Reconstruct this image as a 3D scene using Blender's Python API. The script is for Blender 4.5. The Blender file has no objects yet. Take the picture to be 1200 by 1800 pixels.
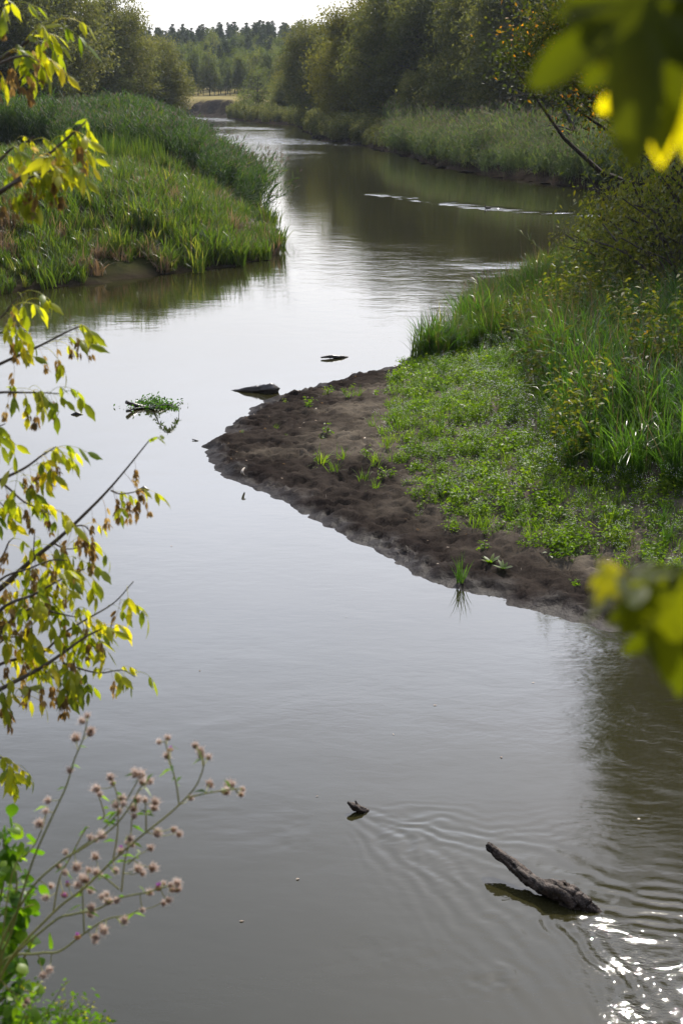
import bpy, math, random
import numpy as np
from mathutils import Vector, Euler, Matrix

# ------------------------------------------------------------------ camera, light, exposure
scene = bpy.context.scene
H = 7.0                       # eye height above the river
PITCH = math.radians(16.7)
FPX = 2500.0                  # focal length in photo pixels (50 mm on a 36 mm tall frame)
SUN_EL, SUN_AZ = math.radians(43), math.radians(14)     # azimuth measured from +Y towards +X
CAM = Vector((0, 0, H))

cam_d = bpy.data.cameras.new('camera'); cam = bpy.data.objects.new('camera', cam_d)
scene.collection.objects.link(cam); scene.camera = cam
cam_d.sensor_fit = 'VERTICAL'; cam_d.sensor_height = 36; cam_d.sensor_width = 24; cam_d.lens = 50
cam_d.clip_start = 0.05; cam_d.clip_end = 6000
cam.location = CAM; cam.rotation_euler = (math.pi/2 - PITCH, 0, 0)
cam_d.dof.use_dof = True; cam_d.dof.focus_distance = 32; cam_d.dof.aperture_fstop = 6.0

world = bpy.data.worlds.new('World'); scene.world = world; world.use_nodes = True
wn = world.node_tree; wn.nodes.clear()
w_out = wn.nodes.new('ShaderNodeOutputWorld'); w_bg = wn.nodes.new('ShaderNodeBackground')
sky = wn.nodes.new('ShaderNodeTexSky'); sky.sky_type = 'NISHITA'; sky.sun_disc = False
sky.sun_elevation = SUN_EL; sky.sun_rotation = SUN_AZ
sky.air_density = 1.0; sky.dust_density = 5.0; sky.ozone_density = 2.0; sky.altitude = 100
# thin veil of high cloud over the whole sky
tc = wn.nodes.new('ShaderNodeTexCoord'); nz = wn.nodes.new('ShaderNodeTexNoise')
nz.inputs['Scale'].default_value = 2.2; nz.inputs['Detail'].default_value = 3
mp = wn.nodes.new('ShaderNodeMapping'); mp.inputs['Scale'].default_value = (1, 1, 3.2)
wn.links.new(tc.outputs['Generated'], mp.inputs['Vector']); wn.links.new(mp.outputs[0], nz.inputs['Vector'])
mr = wn.nodes.new('ShaderNodeMapRange'); mr.inputs[1].default_value = .35; mr.inputs[2].default_value = .68
mr.inputs[3].default_value = .50; mr.inputs[4].default_value = .72
wn.links.new(nz.outputs['Fac'], mr.inputs[0])
mx = wn.nodes.new('ShaderNodeMix'); mx.data_type = 'RGBA'
# hazy air is brighter towards the sun
sv_ = Vector((math.sin(SUN_AZ)*math.cos(SUN_EL), math.cos(SUN_AZ)*math.cos(SUN_EL), math.sin(SUN_EL)))
sx_ = wn.nodes.new('ShaderNodeSeparateXYZ'); wn.links.new(tc.outputs['Generated'], sx_.inputs[0])
dt_ = wn.nodes.new('ShaderNodeVectorMath'); dt_.operation = 'DOT_PRODUCT'; dt_.inputs[1].default_value = sv_
wn.links.new(tc.outputs['Generated'], dt_.inputs[0])
gm = wn.nodes.new('ShaderNodeMapRange'); gm.inputs[1].default_value = -1; gm.inputs[2].default_value = 1; gm.inputs[3].default_value = 0; gm.inputs[4].default_value = 1
wn.links.new(dt_.outputs['Value'], gm.inputs[0])
pw = wn.nodes.new('ShaderNodeMath'); pw.operation = 'POWER'; pw.inputs[1].default_value = 4; wn.links.new(gm.outputs[0], pw.inputs[0])
ma = wn.nodes.new('ShaderNodeMath'); ma.operation = 'MULTIPLY_ADD'; ma.inputs[1].default_value = .9; ma.inputs[2].default_value = .08; wn.links.new(pw.outputs[0], ma.inputs[0])
vc = wn.nodes.new('ShaderNodeVectorMath'); vc.operation = 'SCALE'; 
tn_ = wn.nodes.new('ShaderNodeMapRange'); tn_.inputs[1].default_value = .10; tn_.inputs[2].default_value = .55; wn.links.new(sx_.outputs[2], tn_.inputs[0])
tm_ = wn.nodes.new('ShaderNodeMix'); tm_.data_type = 'RGBA'; tm_.inputs[6].default_value = (80, 80.5, 84, 1); tm_.inputs[7].default_value = (66, 74, 93, 1)
wn.links.new(tn_.outputs[0], tm_.inputs[0]); wn.links.new(tm_.outputs[2], vc.inputs[0]); 
cr_ = wn.nodes.new('ShaderNodeFloatCurve'); cv = cr_.mapping.curves[0]       # brighter haze low in the sky
cv.points[0].location = (0, .50); cv.points[1].location = (1, .36)
for q_ in ((.15, .47), (.33, .78), (.44, .62), (.56, .40)): cv.points.new(*q_)
cr_.mapping.update(); wn.links.new(sx_.outputs[2], cr_.inputs['Value'])
mm_ = wn.nodes.new('ShaderNodeMath'); mm_.operation = 'MULTIPLY'; wn.links.new(ma.outputs[0], mm_.inputs[0]); wn.links.new(cr_.outputs[0], mm_.inputs[1])
wn.links.new(mm_.outputs[0], vc.inputs['Scale'])
wn.links.new(vc.outputs[0], mx.inputs[7])
wn.links.new(mr.outputs[0], mx.inputs[0]); wn.links.new(sky.outputs[0], mx.inputs[6])
wn.links.new(mx.outputs[2], w_bg.inputs['Color']); wn.links.new(w_bg.outputs[0], w_out.inputs[0])
w_bg.inputs['Strength'].default_value = 0.10

sun_d = bpy.data.lights.new('sun', 'SUN'); sun = bpy.data.objects.new('sun', sun_d)
scene.collection.objects.link(sun)
sun_d.energy = 5.0; sun_d.angle = math.radians(.55); sun_d.color = (1, .93, .82)
sdir = Vector((math.sin(SUN_AZ)*math.cos(SUN_EL), math.cos(SUN_AZ)*math.cos(SUN_EL), math.sin(SUN_EL)))
sun.rotation_euler = sdir.to_track_quat('Z', 'Y').to_euler()

vs = scene.view_settings; vs.view_transform = 'Standard'; vs.look = 'None'
vs.exposure = 0.18; vs.gamma = 1; vs.use_curve_mapping = False
scene.render.engine = 'CYCLES'
scene.cycles.max_bounces = 6; scene.cycles.transmission_bounces = 4; scene.cycles.diffuse_bounces = 3
scene.cycles.glossy_bounces = 3; scene.cycles.volume_bounces = 0; scene.cycles.transparent_max_bounces = 4
scene.cycles.sample_clamp_indirect = 4; scene.cycles.caustics_reflective = False; scene.cycles.caustics_refractive = False

# ------------------------------------------------------------------ helpers
rng = np.random.default_rng(7); random.seed(7)
CT, ST = math.cos(PITCH), math.sin(PITCH)
COL = scene.collection

def ray(x, y):
    return Vector((x-600, FPX*CT+(900-y)*ST, -FPX*ST+(900-y)*CT))
def P(x, y, z=0.0):
    r = ray(x, y); t = (z-H)/r.z
    return (CAM + r*t)
def PD(x, y, d):
    r = ray(x, y); return CAM + r*(d/r.y)
def XW(px, D):          # world x of a column at distance D, near the horizon
    return (px-600)/(FPX*CT+700*ST)*D

def smooth(a, b, t):
    t = np.clip((t-a)/(b-a), 0, 1); return t*t*(3-2*t)
def _hash(i, j, s):
    n = (i*374761393 + j*668265263 + s*1442695041) & 0xffffffff
    n = ((n ^ (n >> 13))*1274126177) & 0xffffffff
    return ((n ^ (n >> 16)) & 0xffff)/65535.0
def noise2(x, y, s=0):
    x = np.asarray(x, float); y = np.asarray(y, float)
    i = np.floor(x).astype(np.int64); j = np.floor(y).astype(np.int64)
    fx = x-i; fy = y-j; fx = fx*fx*fx*(fx*(fx*6-15)+10); fy = fy*fy*fy*(fy*(fy*6-15)+10)
    a = _hash(i, j, s); b = _hash(i+1, j, s); c = _hash(i, j+1, s); d = _hash(i+1, j+1, s)
    return (a*(1-fx)+b*fx)*(1-fy) + (c*(1-fx)+d*fx)*fy
def fbm(x, y, s=0, o=3):
    r = 0; a = .5; t = 0
    for k in range(o):
        r = r + a*noise2(x*2**k+k*17.3, y*2**k-k*9.1, s+k); t += a; a *= .5
    return r/t

def tag(o, label=None, cat=None, group=None, kind=None):
    if label: o['label'] = label
    if cat: o['category'] = cat
    if group: o['group'] = group
    if kind: o['kind'] = kind
    return o
def empty(name, loc, label=None, cat=None, group=None):
    o = bpy.data.objects.new(name, None); COL.objects.link(o); o.location = loc; o.empty_display_size = .2
    return tag(o, label, cat, group)

class MB:
    def __init__(s): s.V=[]; s.F=[]; s.M=[]; s.T=[]; s.n=0
    def add(s, V, F, mat=0, tone=0.5):
        V = np.asarray(V, float).reshape(-1, 3); F = np.asarray(F, np.int64)
        if len(F) == 0: return
        s.V.append(V); s.F.append(F+s.n); s.n += len(V)
        s.M.append(np.full(len(F), mat, np.int32))
        s.T.append(np.broadcast_to(np.asarray(tone, np.float32), (len(F),)).copy())
    def mesh(s, name, mats, smooth_=False):
        me = bpy.data.meshes.new(name)
        V = np.concatenate(s.V).astype(np.float32)
        me.vertices.add(len(V)); me.vertices.foreach_set('co', V.ravel())
        li = np.concatenate([f.ravel() for f in s.F]).astype(np.int32)
        ln = np.concatenate([np.full(len(f), f.shape[1], np.int32) for f in s.F])
        st = np.concatenate([[0], np.cumsum(ln)[:-1]]).astype(np.int32)
        me.loops.add(len(li)); me.loops.foreach_set('vertex_index', li)
        me.polygons.add(len(ln)); me.polygons.foreach_set('loop_start', st)
        me.polygons.foreach_set('material_index', np.concatenate(s.M))
        for m in mats: me.materials.append(m)
        a = me.attributes.new('tone', 'FLOAT', 'FACE'); a.data.foreach_set('value', np.concatenate(s.T))
        me.update(calc_edges=True); me.validate()
        if smooth_: me.polygons.foreach_set('use_smooth', np.ones(len(me.polygons), bool))
        return me
    def build(s, name, mats, parent=None, smooth_=False, loc=(0,0,0)):
        return obj(name, s.mesh(name, mats, smooth_), parent, loc)
def obj(name, me, parent=None, loc=(0,0,0)):
    o = bpy.data.objects.new(name, me); COL.objects.link(o); o.location = loc
    if parent: o.parent = parent
    return o

def tube(path, rad, n=6, jitter=0, cap=True, seed=0):
    p = np.asarray(path, float); m = len(p); rad = np.broadcast_to(np.asarray(rad, float), (m,))
    t = np.gradient(p, axis=0); t /= np.linalg.norm(t, axis=1, keepdims=True)+1e-9
    up = np.array([0,0,1.]) if abs(t[0][2]) < .9 else np.array([1.,0,0])
    V = []; u = np.cross(t[0], up); u /= np.linalg.norm(u)
    rg = np.random.default_rng(seed)
    for i in range(m):
        u = u - t[i]*np.dot(u, t[i]); u /= np.linalg.norm(u)+1e-9
        v = np.cross(t[i], u)
        for k in range(n):
            a = 2*math.pi*k/n; r = rad[i]*(1+jitter*rg.uniform(-1, 1))
            V.append(p[i]+r*(math.cos(a)*u+math.sin(a)*v))
    F = [[i*n+k, i*n+(k+1)%n, (i+1)*n+(k+1)%n, (i+1)*n+k] for i in range(m-1) for k in range(n)]
    V = np.array(V)
    return V, np.array(F)
def gnarl(V, n, q, rr, amp, seed):
    m = len(q); L = np.concatenate([[0], np.cumsum(np.linalg.norm(np.diff(q, axis=0), axis=1))])
    a = np.tile(np.arange(n), m)*2*math.pi/n; l = np.repeat(L, n); c = np.repeat(q, n, 0); s = 1/max(rr.max(), 1e-3)
    f = fbm(2.2*np.cos(a)+l*s*.35+7, 2.2*np.sin(a)+seed, seed, 3)+.6*(fbm(5*np.cos(a)+l*s*.8, 5*np.sin(a)+l*s*.5, seed+3, 2)-.5)
    return c+(V-c)*(1+amp*(f-.5)*2)[:, None]
def tube_caps(mb, path, rad, n=6, **kw):
    mat = kw.pop('mat', 0); tone = kw.pop('tone', .5)
    V, F = tube(path, rad, n, **kw); mb.add(V, F, mat, tone)
    m = len(path)
    mb.add(np.vstack([V[:n], V[:n].mean(0)]), [[(k+1)%n, k, n] for k in range(n)], mat, tone)
    mb.add(np.vstack([V[-n:], V[-n:].mean(0)]), [[k, (k+1)%n, n] for k in range(n)], mat, tone)
def curve(pts, k=6):
    """Catmull-Rom through points"""
    p = [np.array(q, float) for q in pts]; p = [2*p[0]-p[1]]+p+[2*p[-1]-p[-2]]; out = []
    for i in range(1, len(p)-2):
        for j in range(k):
            t = j/k
            out.append(.5*((2*p[i])+(-p[i-1]+p[i+1])*t+(2*p[i-1]-5*p[i]+4*p[i+1]-p[i+2])*t*t+(-p[i-1]+3*p[i]-3*p[i+1]+p[i+2])*t**3))
    out.append(p[-2]); return np.array(out)

def leaves(C, D, L, W, rg, droop=0.0):
    """rhombic leaves: C base points, D directions, L lengths, W widths"""
    N = len(C); D = D/np.linalg.norm(D, axis=1, keepdims=True)
    R = rg.normal(size=(N, 3)); S = np.cross(D, R); S /= np.linalg.norm(S, axis=1, keepdims=True)
    L = np.broadcast_to(L, (N,))[:, None]; W = np.broadcast_to(W, (N,))[:, None]
    a = C; b = C+D*L*.45+S*W*.5; c = C+D*L; c[:, 2] -= droop*L[:, 0]; d = C+D*L*.45-S*W*.5
    V = np.stack([a, b, c, d], 1).reshape(-1, 3); F = np.arange(N*4).reshape(N, 4)
    return V, F
def blades(base, head, lean, L, W, seg=4, curl=1.2, rg=rng):
    """arching blades: base (N,3), head azimuth (N,), lean (N,) start tilt from vertical, L, W"""
    N = len(base); L = np.broadcast_to(L, (N,)); W = np.broadcast_to(W, (N,))
    curl = np.broadcast_to(curl, (N,))
    side = np.stack([-np.sin(head), np.cos(head), np.zeros(N)], 1)
    tw = rg.uniform(-.9, .9, N); fw = np.stack([np.cos(head), np.sin(head), np.zeros(N)], 1)
    side = side*np.cos(tw)[:, None]+fw*np.sin(tw)[:, None]
    p = base.copy(); pts = [p.copy()]; ang = lean.copy()
    for k in range(seg):
        st = L/seg
        p = p+np.stack([np.cos(head)*np.sin(ang), np.sin(head)*np.sin(ang), np.cos(ang)], 1)*st[:, None]
        pts.append(p.copy()); ang = ang+curl/seg*(0.4+1.2*k/seg)
    V = []; prof = [.7, 1, .85, .55, 0.0] if seg == 4 else [.8, 1, .6, 0.0] if seg == 3 else [1, .8, 0]
    for k in range(seg):
        V.append(pts[k]+side*(W*prof[k]*.5)[:, None]); V.append(pts[k]-side*(W*prof[k]*.5)[:, None])
    V.append(pts[seg]); m = 2*seg+1
    V = np.stack(V, 1).reshape(-1, 3); o = np.arange(N)*m
    Q = np.concatenate([np.stack([o+2*k, o+2*k+1, o+2*k+3, o+2*k+2], 1) for k in range(seg-1)])
    T = np.stack([o+2*seg-2, o+2*seg-1, o+2*seg], 1)
    return V, Q, T
def add_blades(mb, *a, mat=0, tone=None, **k):
    V, Q, T = blades(*a, **k); N = len(T)
    t = rng.uniform(0, 1, N) if tone is None else np.broadcast_to(tone, (N,))
    n0 = mb.n; seg = len(Q)//N
    mb.add(V, Q, mat, np.tile(t, seg))
    mb.F.append(T+n0); mb.M.append(np.full(N, mat, np.int32)); mb.T.append(t.astype(np.float32))

# ------------------------------------------------------------------ materials
def mat_new(name):
    m = bpy.data.materials.new(name); m.use_nodes = True; nt = m.node_tree; nt.nodes.clear()
    out = nt.nodes.new('ShaderNodeOutputMaterial'); return m, nt, out
def ramp(nt, cols, fac):
    r = nt.nodes.new('ShaderNodeValToRGB'); e = r.color_ramp.elements
    n = len(cols)
    e[0].position = cols[0][0]; e[0].color = (*cols[0][1], 1); e[1].position = cols[-1][0]; e[1].color = (*cols[-1][1], 1)
    for p, c in cols[1:-1]:
        q = e.new(p); q.color = (*c, 1)
    nt.links.new(fac, r.inputs[0]); return r.outputs[0]
def leaf_mat(name, cols, trans=.45, tint=(1.25, 1.2, .45), rough=.45, rnd=.5, spec=.35):
    m, nt, out = mat_new(name); L = nt.links.new
    at = nt.nodes.new('ShaderNodeAttribute'); at.attribute_name = 'tone'
    oi = nt.nodes.new('ShaderNodeObjectInfo')
    a = nt.nodes.new('ShaderNodeMath'); a.operation = 'MULTIPLY'; a.inputs[1].default_value = 1-rnd; L(at.outputs['Fac'], a.inputs[0])
    b = nt.nodes.new('ShaderNodeMath'); b.operation = 'MULTIPLY_ADD'; b.inputs[1].default_value = rnd
    L(oi.outputs['Random'], b.inputs[0]); L(a.outputs[0], b.inputs[2])
    c = ramp(nt, cols, b.outputs[0])
    p = nt.nodes.new('ShaderNodeBsdfPrincipled'); p.inputs['Roughness'].default_value = rough
    p.inputs['Specular IOR Level'].default_value = spec; L(c, p.inputs['Base Color'])
    t = nt.nodes.new('ShaderNodeBsdfTranslucent')
    mu = nt.nodes.new('ShaderNodeMix'); mu.data_type = 'RGBA'; mu.blend_type = 'MULTIPLY'; mu.inputs[0].default_value = 1
    L(c, mu.inputs[6]); mu.inputs[7].default_value = (*[v*1.6 for v in tint], 1); L(mu.outputs[2], t.inputs['Color'])
    mxs = nt.nodes.new('ShaderNodeMixShader'); mxs.inputs[0].default_value = trans
    L(p.outputs[0], mxs.inputs[1]); L(t.outputs[0], mxs.inputs[2]); L(mxs.outputs[0], out.inputs[0])
    return m
def simple_mat(name, c1, c2, scale=8, rough=.8, bump=.02, bscale=30, stretch=(1,1,1), spec=.3):
    m, nt, out = mat_new(name); L = nt.links.new
    tc = nt.nodes.new('ShaderNodeTexCoord'); mp = nt.nodes.new('ShaderNodeMapping'); mp.inputs['Scale'].default_value = stretch
    L(tc.outputs['Object'], mp.inputs[0])
    n = nt.nodes.new('ShaderNodeTexNoise'); n.inputs['Scale'].default_value = scale; n.inputs['Detail'].default_value = 6
    L(mp.outputs[0], n.inputs['Vector'])
    c = ramp(nt, [(.3, c1), (.7, c2)], n.outputs['Fac'])
    p = nt.nodes.new('ShaderNodeBsdfPrincipled'); p.inputs['Roughness'].default_value = rough
    p.inputs['Specular IOR Level'].default_value = spec; L(c, p.inputs['Base Color'])
    n2 = nt.nodes.new('ShaderNodeTexNoise'); n2.inputs['Scale'].default_value = bscale; n2.inputs['Detail'].default_value = 5
    L(mp.outputs[0], n2.inputs['Vector'])
    b = nt.nodes.new('ShaderNodeBump'); b.inputs['Distance'].default_value = bump; b.inputs['Strength'].default_value = 1
    L(n2.outputs['Fac'], b.inputs['Height']); L(b.outputs[0], p.inputs['Normal'])
    L(p.outputs[0], out.inputs[0]); return m

M = {}
M['bark'] = simple_mat('bark', (.035,.028,.022), (.09,.075,.06), 6, .9, .03, 20, (3,3,.6))
M['driftwood'] = simple_mat('driftwood', (.012,.009,.007), (.10,.072,.055), 5, .7, .02, 14, (4,1.5,4))
M['wet_wood'] = simple_mat('wet_wood', (.02,.015,.012), (.07,.055,.045), 6, .35, .012, 20, spec=.6)
M['bone_wood'] = simple_mat('pale_wood', (.45,.38,.30), (.65,.58,.5), 12, .7, .004, 40)
M['twig'] = simple_mat('twig', (.06,.045,.035), (.14,.11,.08), 20, .7, .002, 60)
M['willow'] = leaf_mat('willow_leaf', [(0,(.046,.060,.022)), (.5,(.088,.102,.036)), (1,(.165,.165,.065))], .44, (1.15,1.08,.45), rnd=.3, rough=.65, spec=.22)
M['willow_yellow'] = leaf_mat('yellowing_willow_leaf', [(0,(.07,.08,.022)), (.5,(.125,.125,.030)), (1,(.19,.175,.045))], .45, rnd=.3, rough=.65, spec=.22)
M['birch'] = leaf_mat('birch_leaf', [(0,(.05,.075,.026)), (.6,(.09,.115,.036)), (1,(.16,.16,.05))], .42, rnd=.65, rough=.65, spec=.22)
M['pine'] = leaf_mat('pine_needle', [(0,(.026,.045,.024)), (1,(.06,.085,.04))], .2, rnd=.5, rough=.65, spec=.22)
M['ash'] = leaf_mat('dark_broad_leaf', [(0,(.022,.035,.010)), (.55,(.045,.060,.014)), (.80,(.09,.09,.018)), (.86,(.40,.18,.02)), (1,(.60,.25,.02))], .42, rnd=.12, rough=.65, spec=.22)
M['rust'] = leaf_mat('rusty_leaf', [(0,(.035,.035,.012)), (.5,(.10,.045,.02)), (1,(.20,.06,.025))], .35, rnd=.12, rough=.65, spec=.22)
M['elder_far'] = leaf_mat('bright_broad_leaf', [(0,(.045,.07,.012)), (.6,(.12,.14,.02)), (.93,(.15,.14,.02)), (1,(.40,.22,.02))], .5, rnd=.15)
M['shrub'] = leaf_mat('shrub_leaf', [(0,(.030,.046,.011)), (.5,(.060,.075,.018)), (.9,(.10,.10,.025)), (1,(.13,.09,.03))], .38, rnd=.4, rough=.6, spec=.3)
M['grass'] = leaf_mat('grass_blade', [(0,(.028,.050,.012)), (.55,(.060,.088,.020)), (.85,(.11,.125,.030)), (.93,(.24,.20,.08)), (1,(.32,.25,.12))], .45, (1.1,1.3,.35), rough=.35, rnd=.35)
M['long_grass'] = leaf_mat('long_grass_blade', [(0,(.030,.066,.012)), (.6,(.060,.110,.020)), (.92,(.12,.17,.028)), (1,(.26,.20,.09))], .5, (1.05,1.3,.4), rough=.3, rnd=.3)
M['herb'] = leaf_mat('herb_leaf', [(0,(.05,.095,.009)), (.6,(.10,.16,.013)), (1,(.18,.22,.03))], .55, (1.2,1.3,.25), rough=.45, rnd=.5)
M['dry'] = leaf_mat('dry_stalk', [(0,(.10,.065,.035)), (1,(.26,.18,.11))], .3, (1.1,1,.8), rnd=.4)
M['plume'] = leaf_mat('reed_plume', [(0,(.085,.055,.042)), (1,(.19,.135,.11))], .4, (1,1,.9), rough=.8, rnd=.5)
M['reed'] = leaf_mat('reed_leaf', [(0,(.022,.044,.012)), (.6,(.042,.072,.018)), (.93,(.09,.11,.025)), (1,(.20,.16,.06))], .38, (1.05,1.25,.4), rnd=.4, rough=.65, spec=.22)
M['reed_pale'] = leaf_mat('pale_reed_leaf', [(0,(.05,.075,.035)), (.6,(.085,.11,.045)), (1,(.17,.17,.07))], .4, (1.05,1.2,.5), rnd=.4, rough=.65, spec=.22)
M['flower'] = leaf_mat('white_seed_head', [(0,(.55,.55,.5)), (1,(.8,.8,.76))], .3, (.6,.6,.6), rough=.6)
M['elder'] = leaf_mat('box_elder_leaf', [(0,(.09,.15,.015)), (.3,(.19,.24,.018)), (.75,(.36,.36,.025)), (1,(.58,.46,.03))], .6, (1.1,1.05,.3), rough=.42, rnd=.6)
M['samara'] = leaf_mat('samara_wing', [(0,(.12,.075,.035)), (.6,(.28,.19,.07)), (1,(.60,.46,.20))], .5, (1,.9,.6), rough=.6, rnd=.6)
M['vine'] = leaf_mat('broad_vine_leaf', [(0,(.03,.08,.008)), (.5,(.09,.17,.012)), (1,(.24,.33,.02))], .58, (1.1,1.25,.3), rough=.4, rnd=.6)
M['maple'] = leaf_mat('maple_leaf', [(0,(.022,.034,.005)), (.5,(.12,.14,.008)), (1,(.66,.58,.012))], .68, (1.05,1.0,.2), rough=.35, rnd=.0)
M['stem'] = leaf_mat('thistle_stem', [(0,(.16,.18,.05)), (1,(.28,.26,.09))], .3, rnd=.6)
M['pappus'] = leaf_mat('thistle_down', [(0,(.45,.33,.26)), (1,(.85,.76,.68))], .5, (.62,.6,.6), rough=.9, rnd=.4)
M['bract'] = leaf_mat('thistle_bract', [(0,(.16,.08,.045)), (1,(.40,.23,.13))], .3, rnd=.6)
M['purple'] = leaf_mat('thistle_floret', [(0,(.30,.06,.32)), (1,(.45,.12,.45))], .4, (.8,.7,.8), rnd=.4)
M['feather'] = simple_mat('dark_feather', (.02,.018,.015), (.07,.055,.04), 20, .7, .003, 50)
M['bill'] = simple_mat('bill', (.25,.18,.03), (.3,.22,.05), 9, .4, .001, 20)

# water: dark olive body, mirror by Fresnel, ripples scaled by the vertex attribute 'ripple'
def water_mat():
    m, nt, out = mat_new('river_water'); L = nt.links.new
    p = nt.nodes.new('ShaderNodeBsdfPrincipled'); p.inputs['IOR'].default_value = 1.333
    p.inputs['Roughness'].default_value = .045
    g = nt.nodes.new('ShaderNodeNewGeometry')
    n0 = nt.nodes.new('ShaderNodeTexNoise'); n0.inputs['Scale'].default_value = .12; n0.inputs['Detail'].default_value = 4
    L(g.outputs['Position'], n0.inputs['Vector'])
    c = ramp(nt, [(.3, (.017,.0158,.006)), (.7, (.024,.0215,.008))], n0.outputs['Fac']); L(c, p.inputs['Base Color'])
    def nz(scale, detail, sx=1, sy=1):
        mp = nt.nodes.new('ShaderNodeMapping'); mp.inputs['Scale'].default_value = (sx, sy, 1)
        mp.inputs['Rotation'].default_value = (0, 0, .25)
        L(g.outputs['Position'], mp.inputs[0])
        n = nt.nodes.new('ShaderNodeTexNoise'); n.inputs['Scale'].default_value = scale; n.inputs['Detail'].default_value = detail
        n.inputs['Distortion'].default_value = .4
        L(mp.outputs[0], n.inputs['Vector']); return n.outputs['Fac']
    def mth(op, a, b):
        q = nt.nodes.new('ShaderNodeMath'); q.operation = op
        for k, v in enumerate((a, b)):
            if isinstance(v, (int, float)): q.inputs[k].default_value = v
            else: L(v, q.inputs[k])
        return q.outputs[0]
    at = nt.nodes.new('ShaderNodeAttribute'); at.attribute_name = 'ripple'
    big = mth('MULTIPLY', nz(.9, 2, 1, 1.2), .006)
    mid = mth('MULTIPLY', nz(5.0, 3, .7, 1.5), .0024)
    fine = mth('MULTIPLY', nz(17, 2, .7, 1.4), .0005)
    patch = mth('ADD', mth('MULTIPLY', nz(.35, 3, .6, 1), 1.5), -.15)
    h = mth('ADD', big, mth('MULTIPLY', mth('ADD', mth('ADD', mid, fine), mth('MULTIPLY', nz(38, 2), .00022)), patch))
    h = mth('MULTIPLY', h, at.outputs['Fac'])
    ch = nt.nodes.new('ShaderNodeAttribute'); ch.attribute_name = 'chop'
    h = mth('ADD', h, mth('MULTIPLY', ch.outputs['Fac'], mth('ADD', mth('MULTIPLY', nz(22, 3, .8, 1.3), .0056), mth('MULTIPLY', nz(60, 2), .0020))))
    b = nt.nodes.new('ShaderNodeBump'); b.inputs['Strength'].default_value = 1; b.inputs['Distance'].default_value = 1
    L(h, b.inputs['Height']); L(b.outputs[0], p.inputs['Normal']); L(p.outputs[0], out.inputs[0])
    return m
def ground_mat(name, wet1, wet2, dry1, dry2, bump=.03, bs=9):
    m, nt, out = mat_new(name); L = nt.links.new
    p = nt.nodes.new('ShaderNodeBsdfPrincipled'); p.inputs['Specular IOR Level'].default_value = .4; g = nt.nodes.new('ShaderNodeNewGeometry')
    at = nt.nodes.new('ShaderNodeAttribute'); at.attribute_name = 'wet'
    n = nt.nodes.new('ShaderNodeTexNoise'); n.inputs['Scale'].default_value = 1.3; n.inputs['Detail'].default_value = 8
    n.inputs['Roughness'].default_value = .65; L(g.outputs['Position'], n.inputs['Vector'])
    nf = nt.nodes.new('ShaderNodeTexNoise'); nf.inputs['Scale'].default_value = 45; nf.inputs['Detail'].default_value = 3
    L(g.outputs['Position'], nf.inputs['Vector'])
    av = nt.nodes.new('ShaderNodeMath'); av.operation = 'MULTIPLY_ADD'; av.inputs[1].default_value = .4
    L(nf.outputs['Fac'], av.inputs[0]); L(n.outputs['Fac'], av.inputs[2])
    cd = ramp(nt, [(.5, dry1), (.85, dry2)], av.outputs[0]); cw = ramp(nt, [(.5, wet1), (.85, wet2)], av.outputs[0])
    mix = nt.nodes.new('ShaderNodeMix'); mix.data_type = 'RGBA'
    L(at.outputs['Fac'], mix.inputs[0]); L(cd, mix.inputs[6]); L(cw, mix.inputs[7]); L(mix.outputs[2], p.inputs['Base Color'])
    mr = nt.nodes.new('ShaderNodeMapRange'); mr.inputs[1].default_value = .75; mr.inputs[2].default_value = 1.0
    mr.inputs[3].default_value = .9; mr.inputs[4].default_value = .42; L(at.outputs['Fac'], mr.inputs[0]); L(mr.outputs[0], p.inputs['Roughness'])
    nb = nt.nodes.new('ShaderNodeTexNoise'); nb.inputs['Scale'].default_value = bs; nb.inputs['Detail'].default_value = 8
    nb.inputs['Roughness'].default_value = .6; L(g.outputs['Position'], nb.inputs['Vector'])
    b = nt.nodes.new('ShaderNodeBump'); b.inputs['Distance'].default_value = bump; b.inputs['Strength'].default_value = 1
    L(nb.outputs['Fac'], b.inputs['Height']); L(b.outputs[0], p.inputs['Normal'])
    df = nt.nodes.new('ShaderNodeBsdfDiffuse'); L(mix.outputs[2], df.inputs['Color']); L(b.outputs[0], df.inputs['Normal'])
    sh = nt.nodes.new('ShaderNodeAttribute'); sh.attribute_name = 'soak'
    ms = nt.nodes.new('ShaderNodeMixShader'); L(sh.outputs['Fac'], ms.inputs[0]); L(df.outputs[0], ms.inputs[1]); L(p.outputs[0], ms.inputs[2])
    L(ms.outputs[0], out.inputs[0])
    return m
M['water'] = water_mat()
M['sand'] = ground_mat('river_sand', (.010,.008,.0072), (.025,.0195,.0175), (.056,.046,.036), (.130,.108,.082), .03, 8)
M['soil'] = ground_mat('bank_soil', (.014,.011,.008), (.040,.030,.022), (.022,.026,.010), (.045,.045,.018), .05, 4)
M['meadow'] = ground_mat('dry_meadow', (.025,.022,.018), (.055,.045,.036), (.14,.125,.05), (.27,.215,.10), .05, 1)

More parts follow.
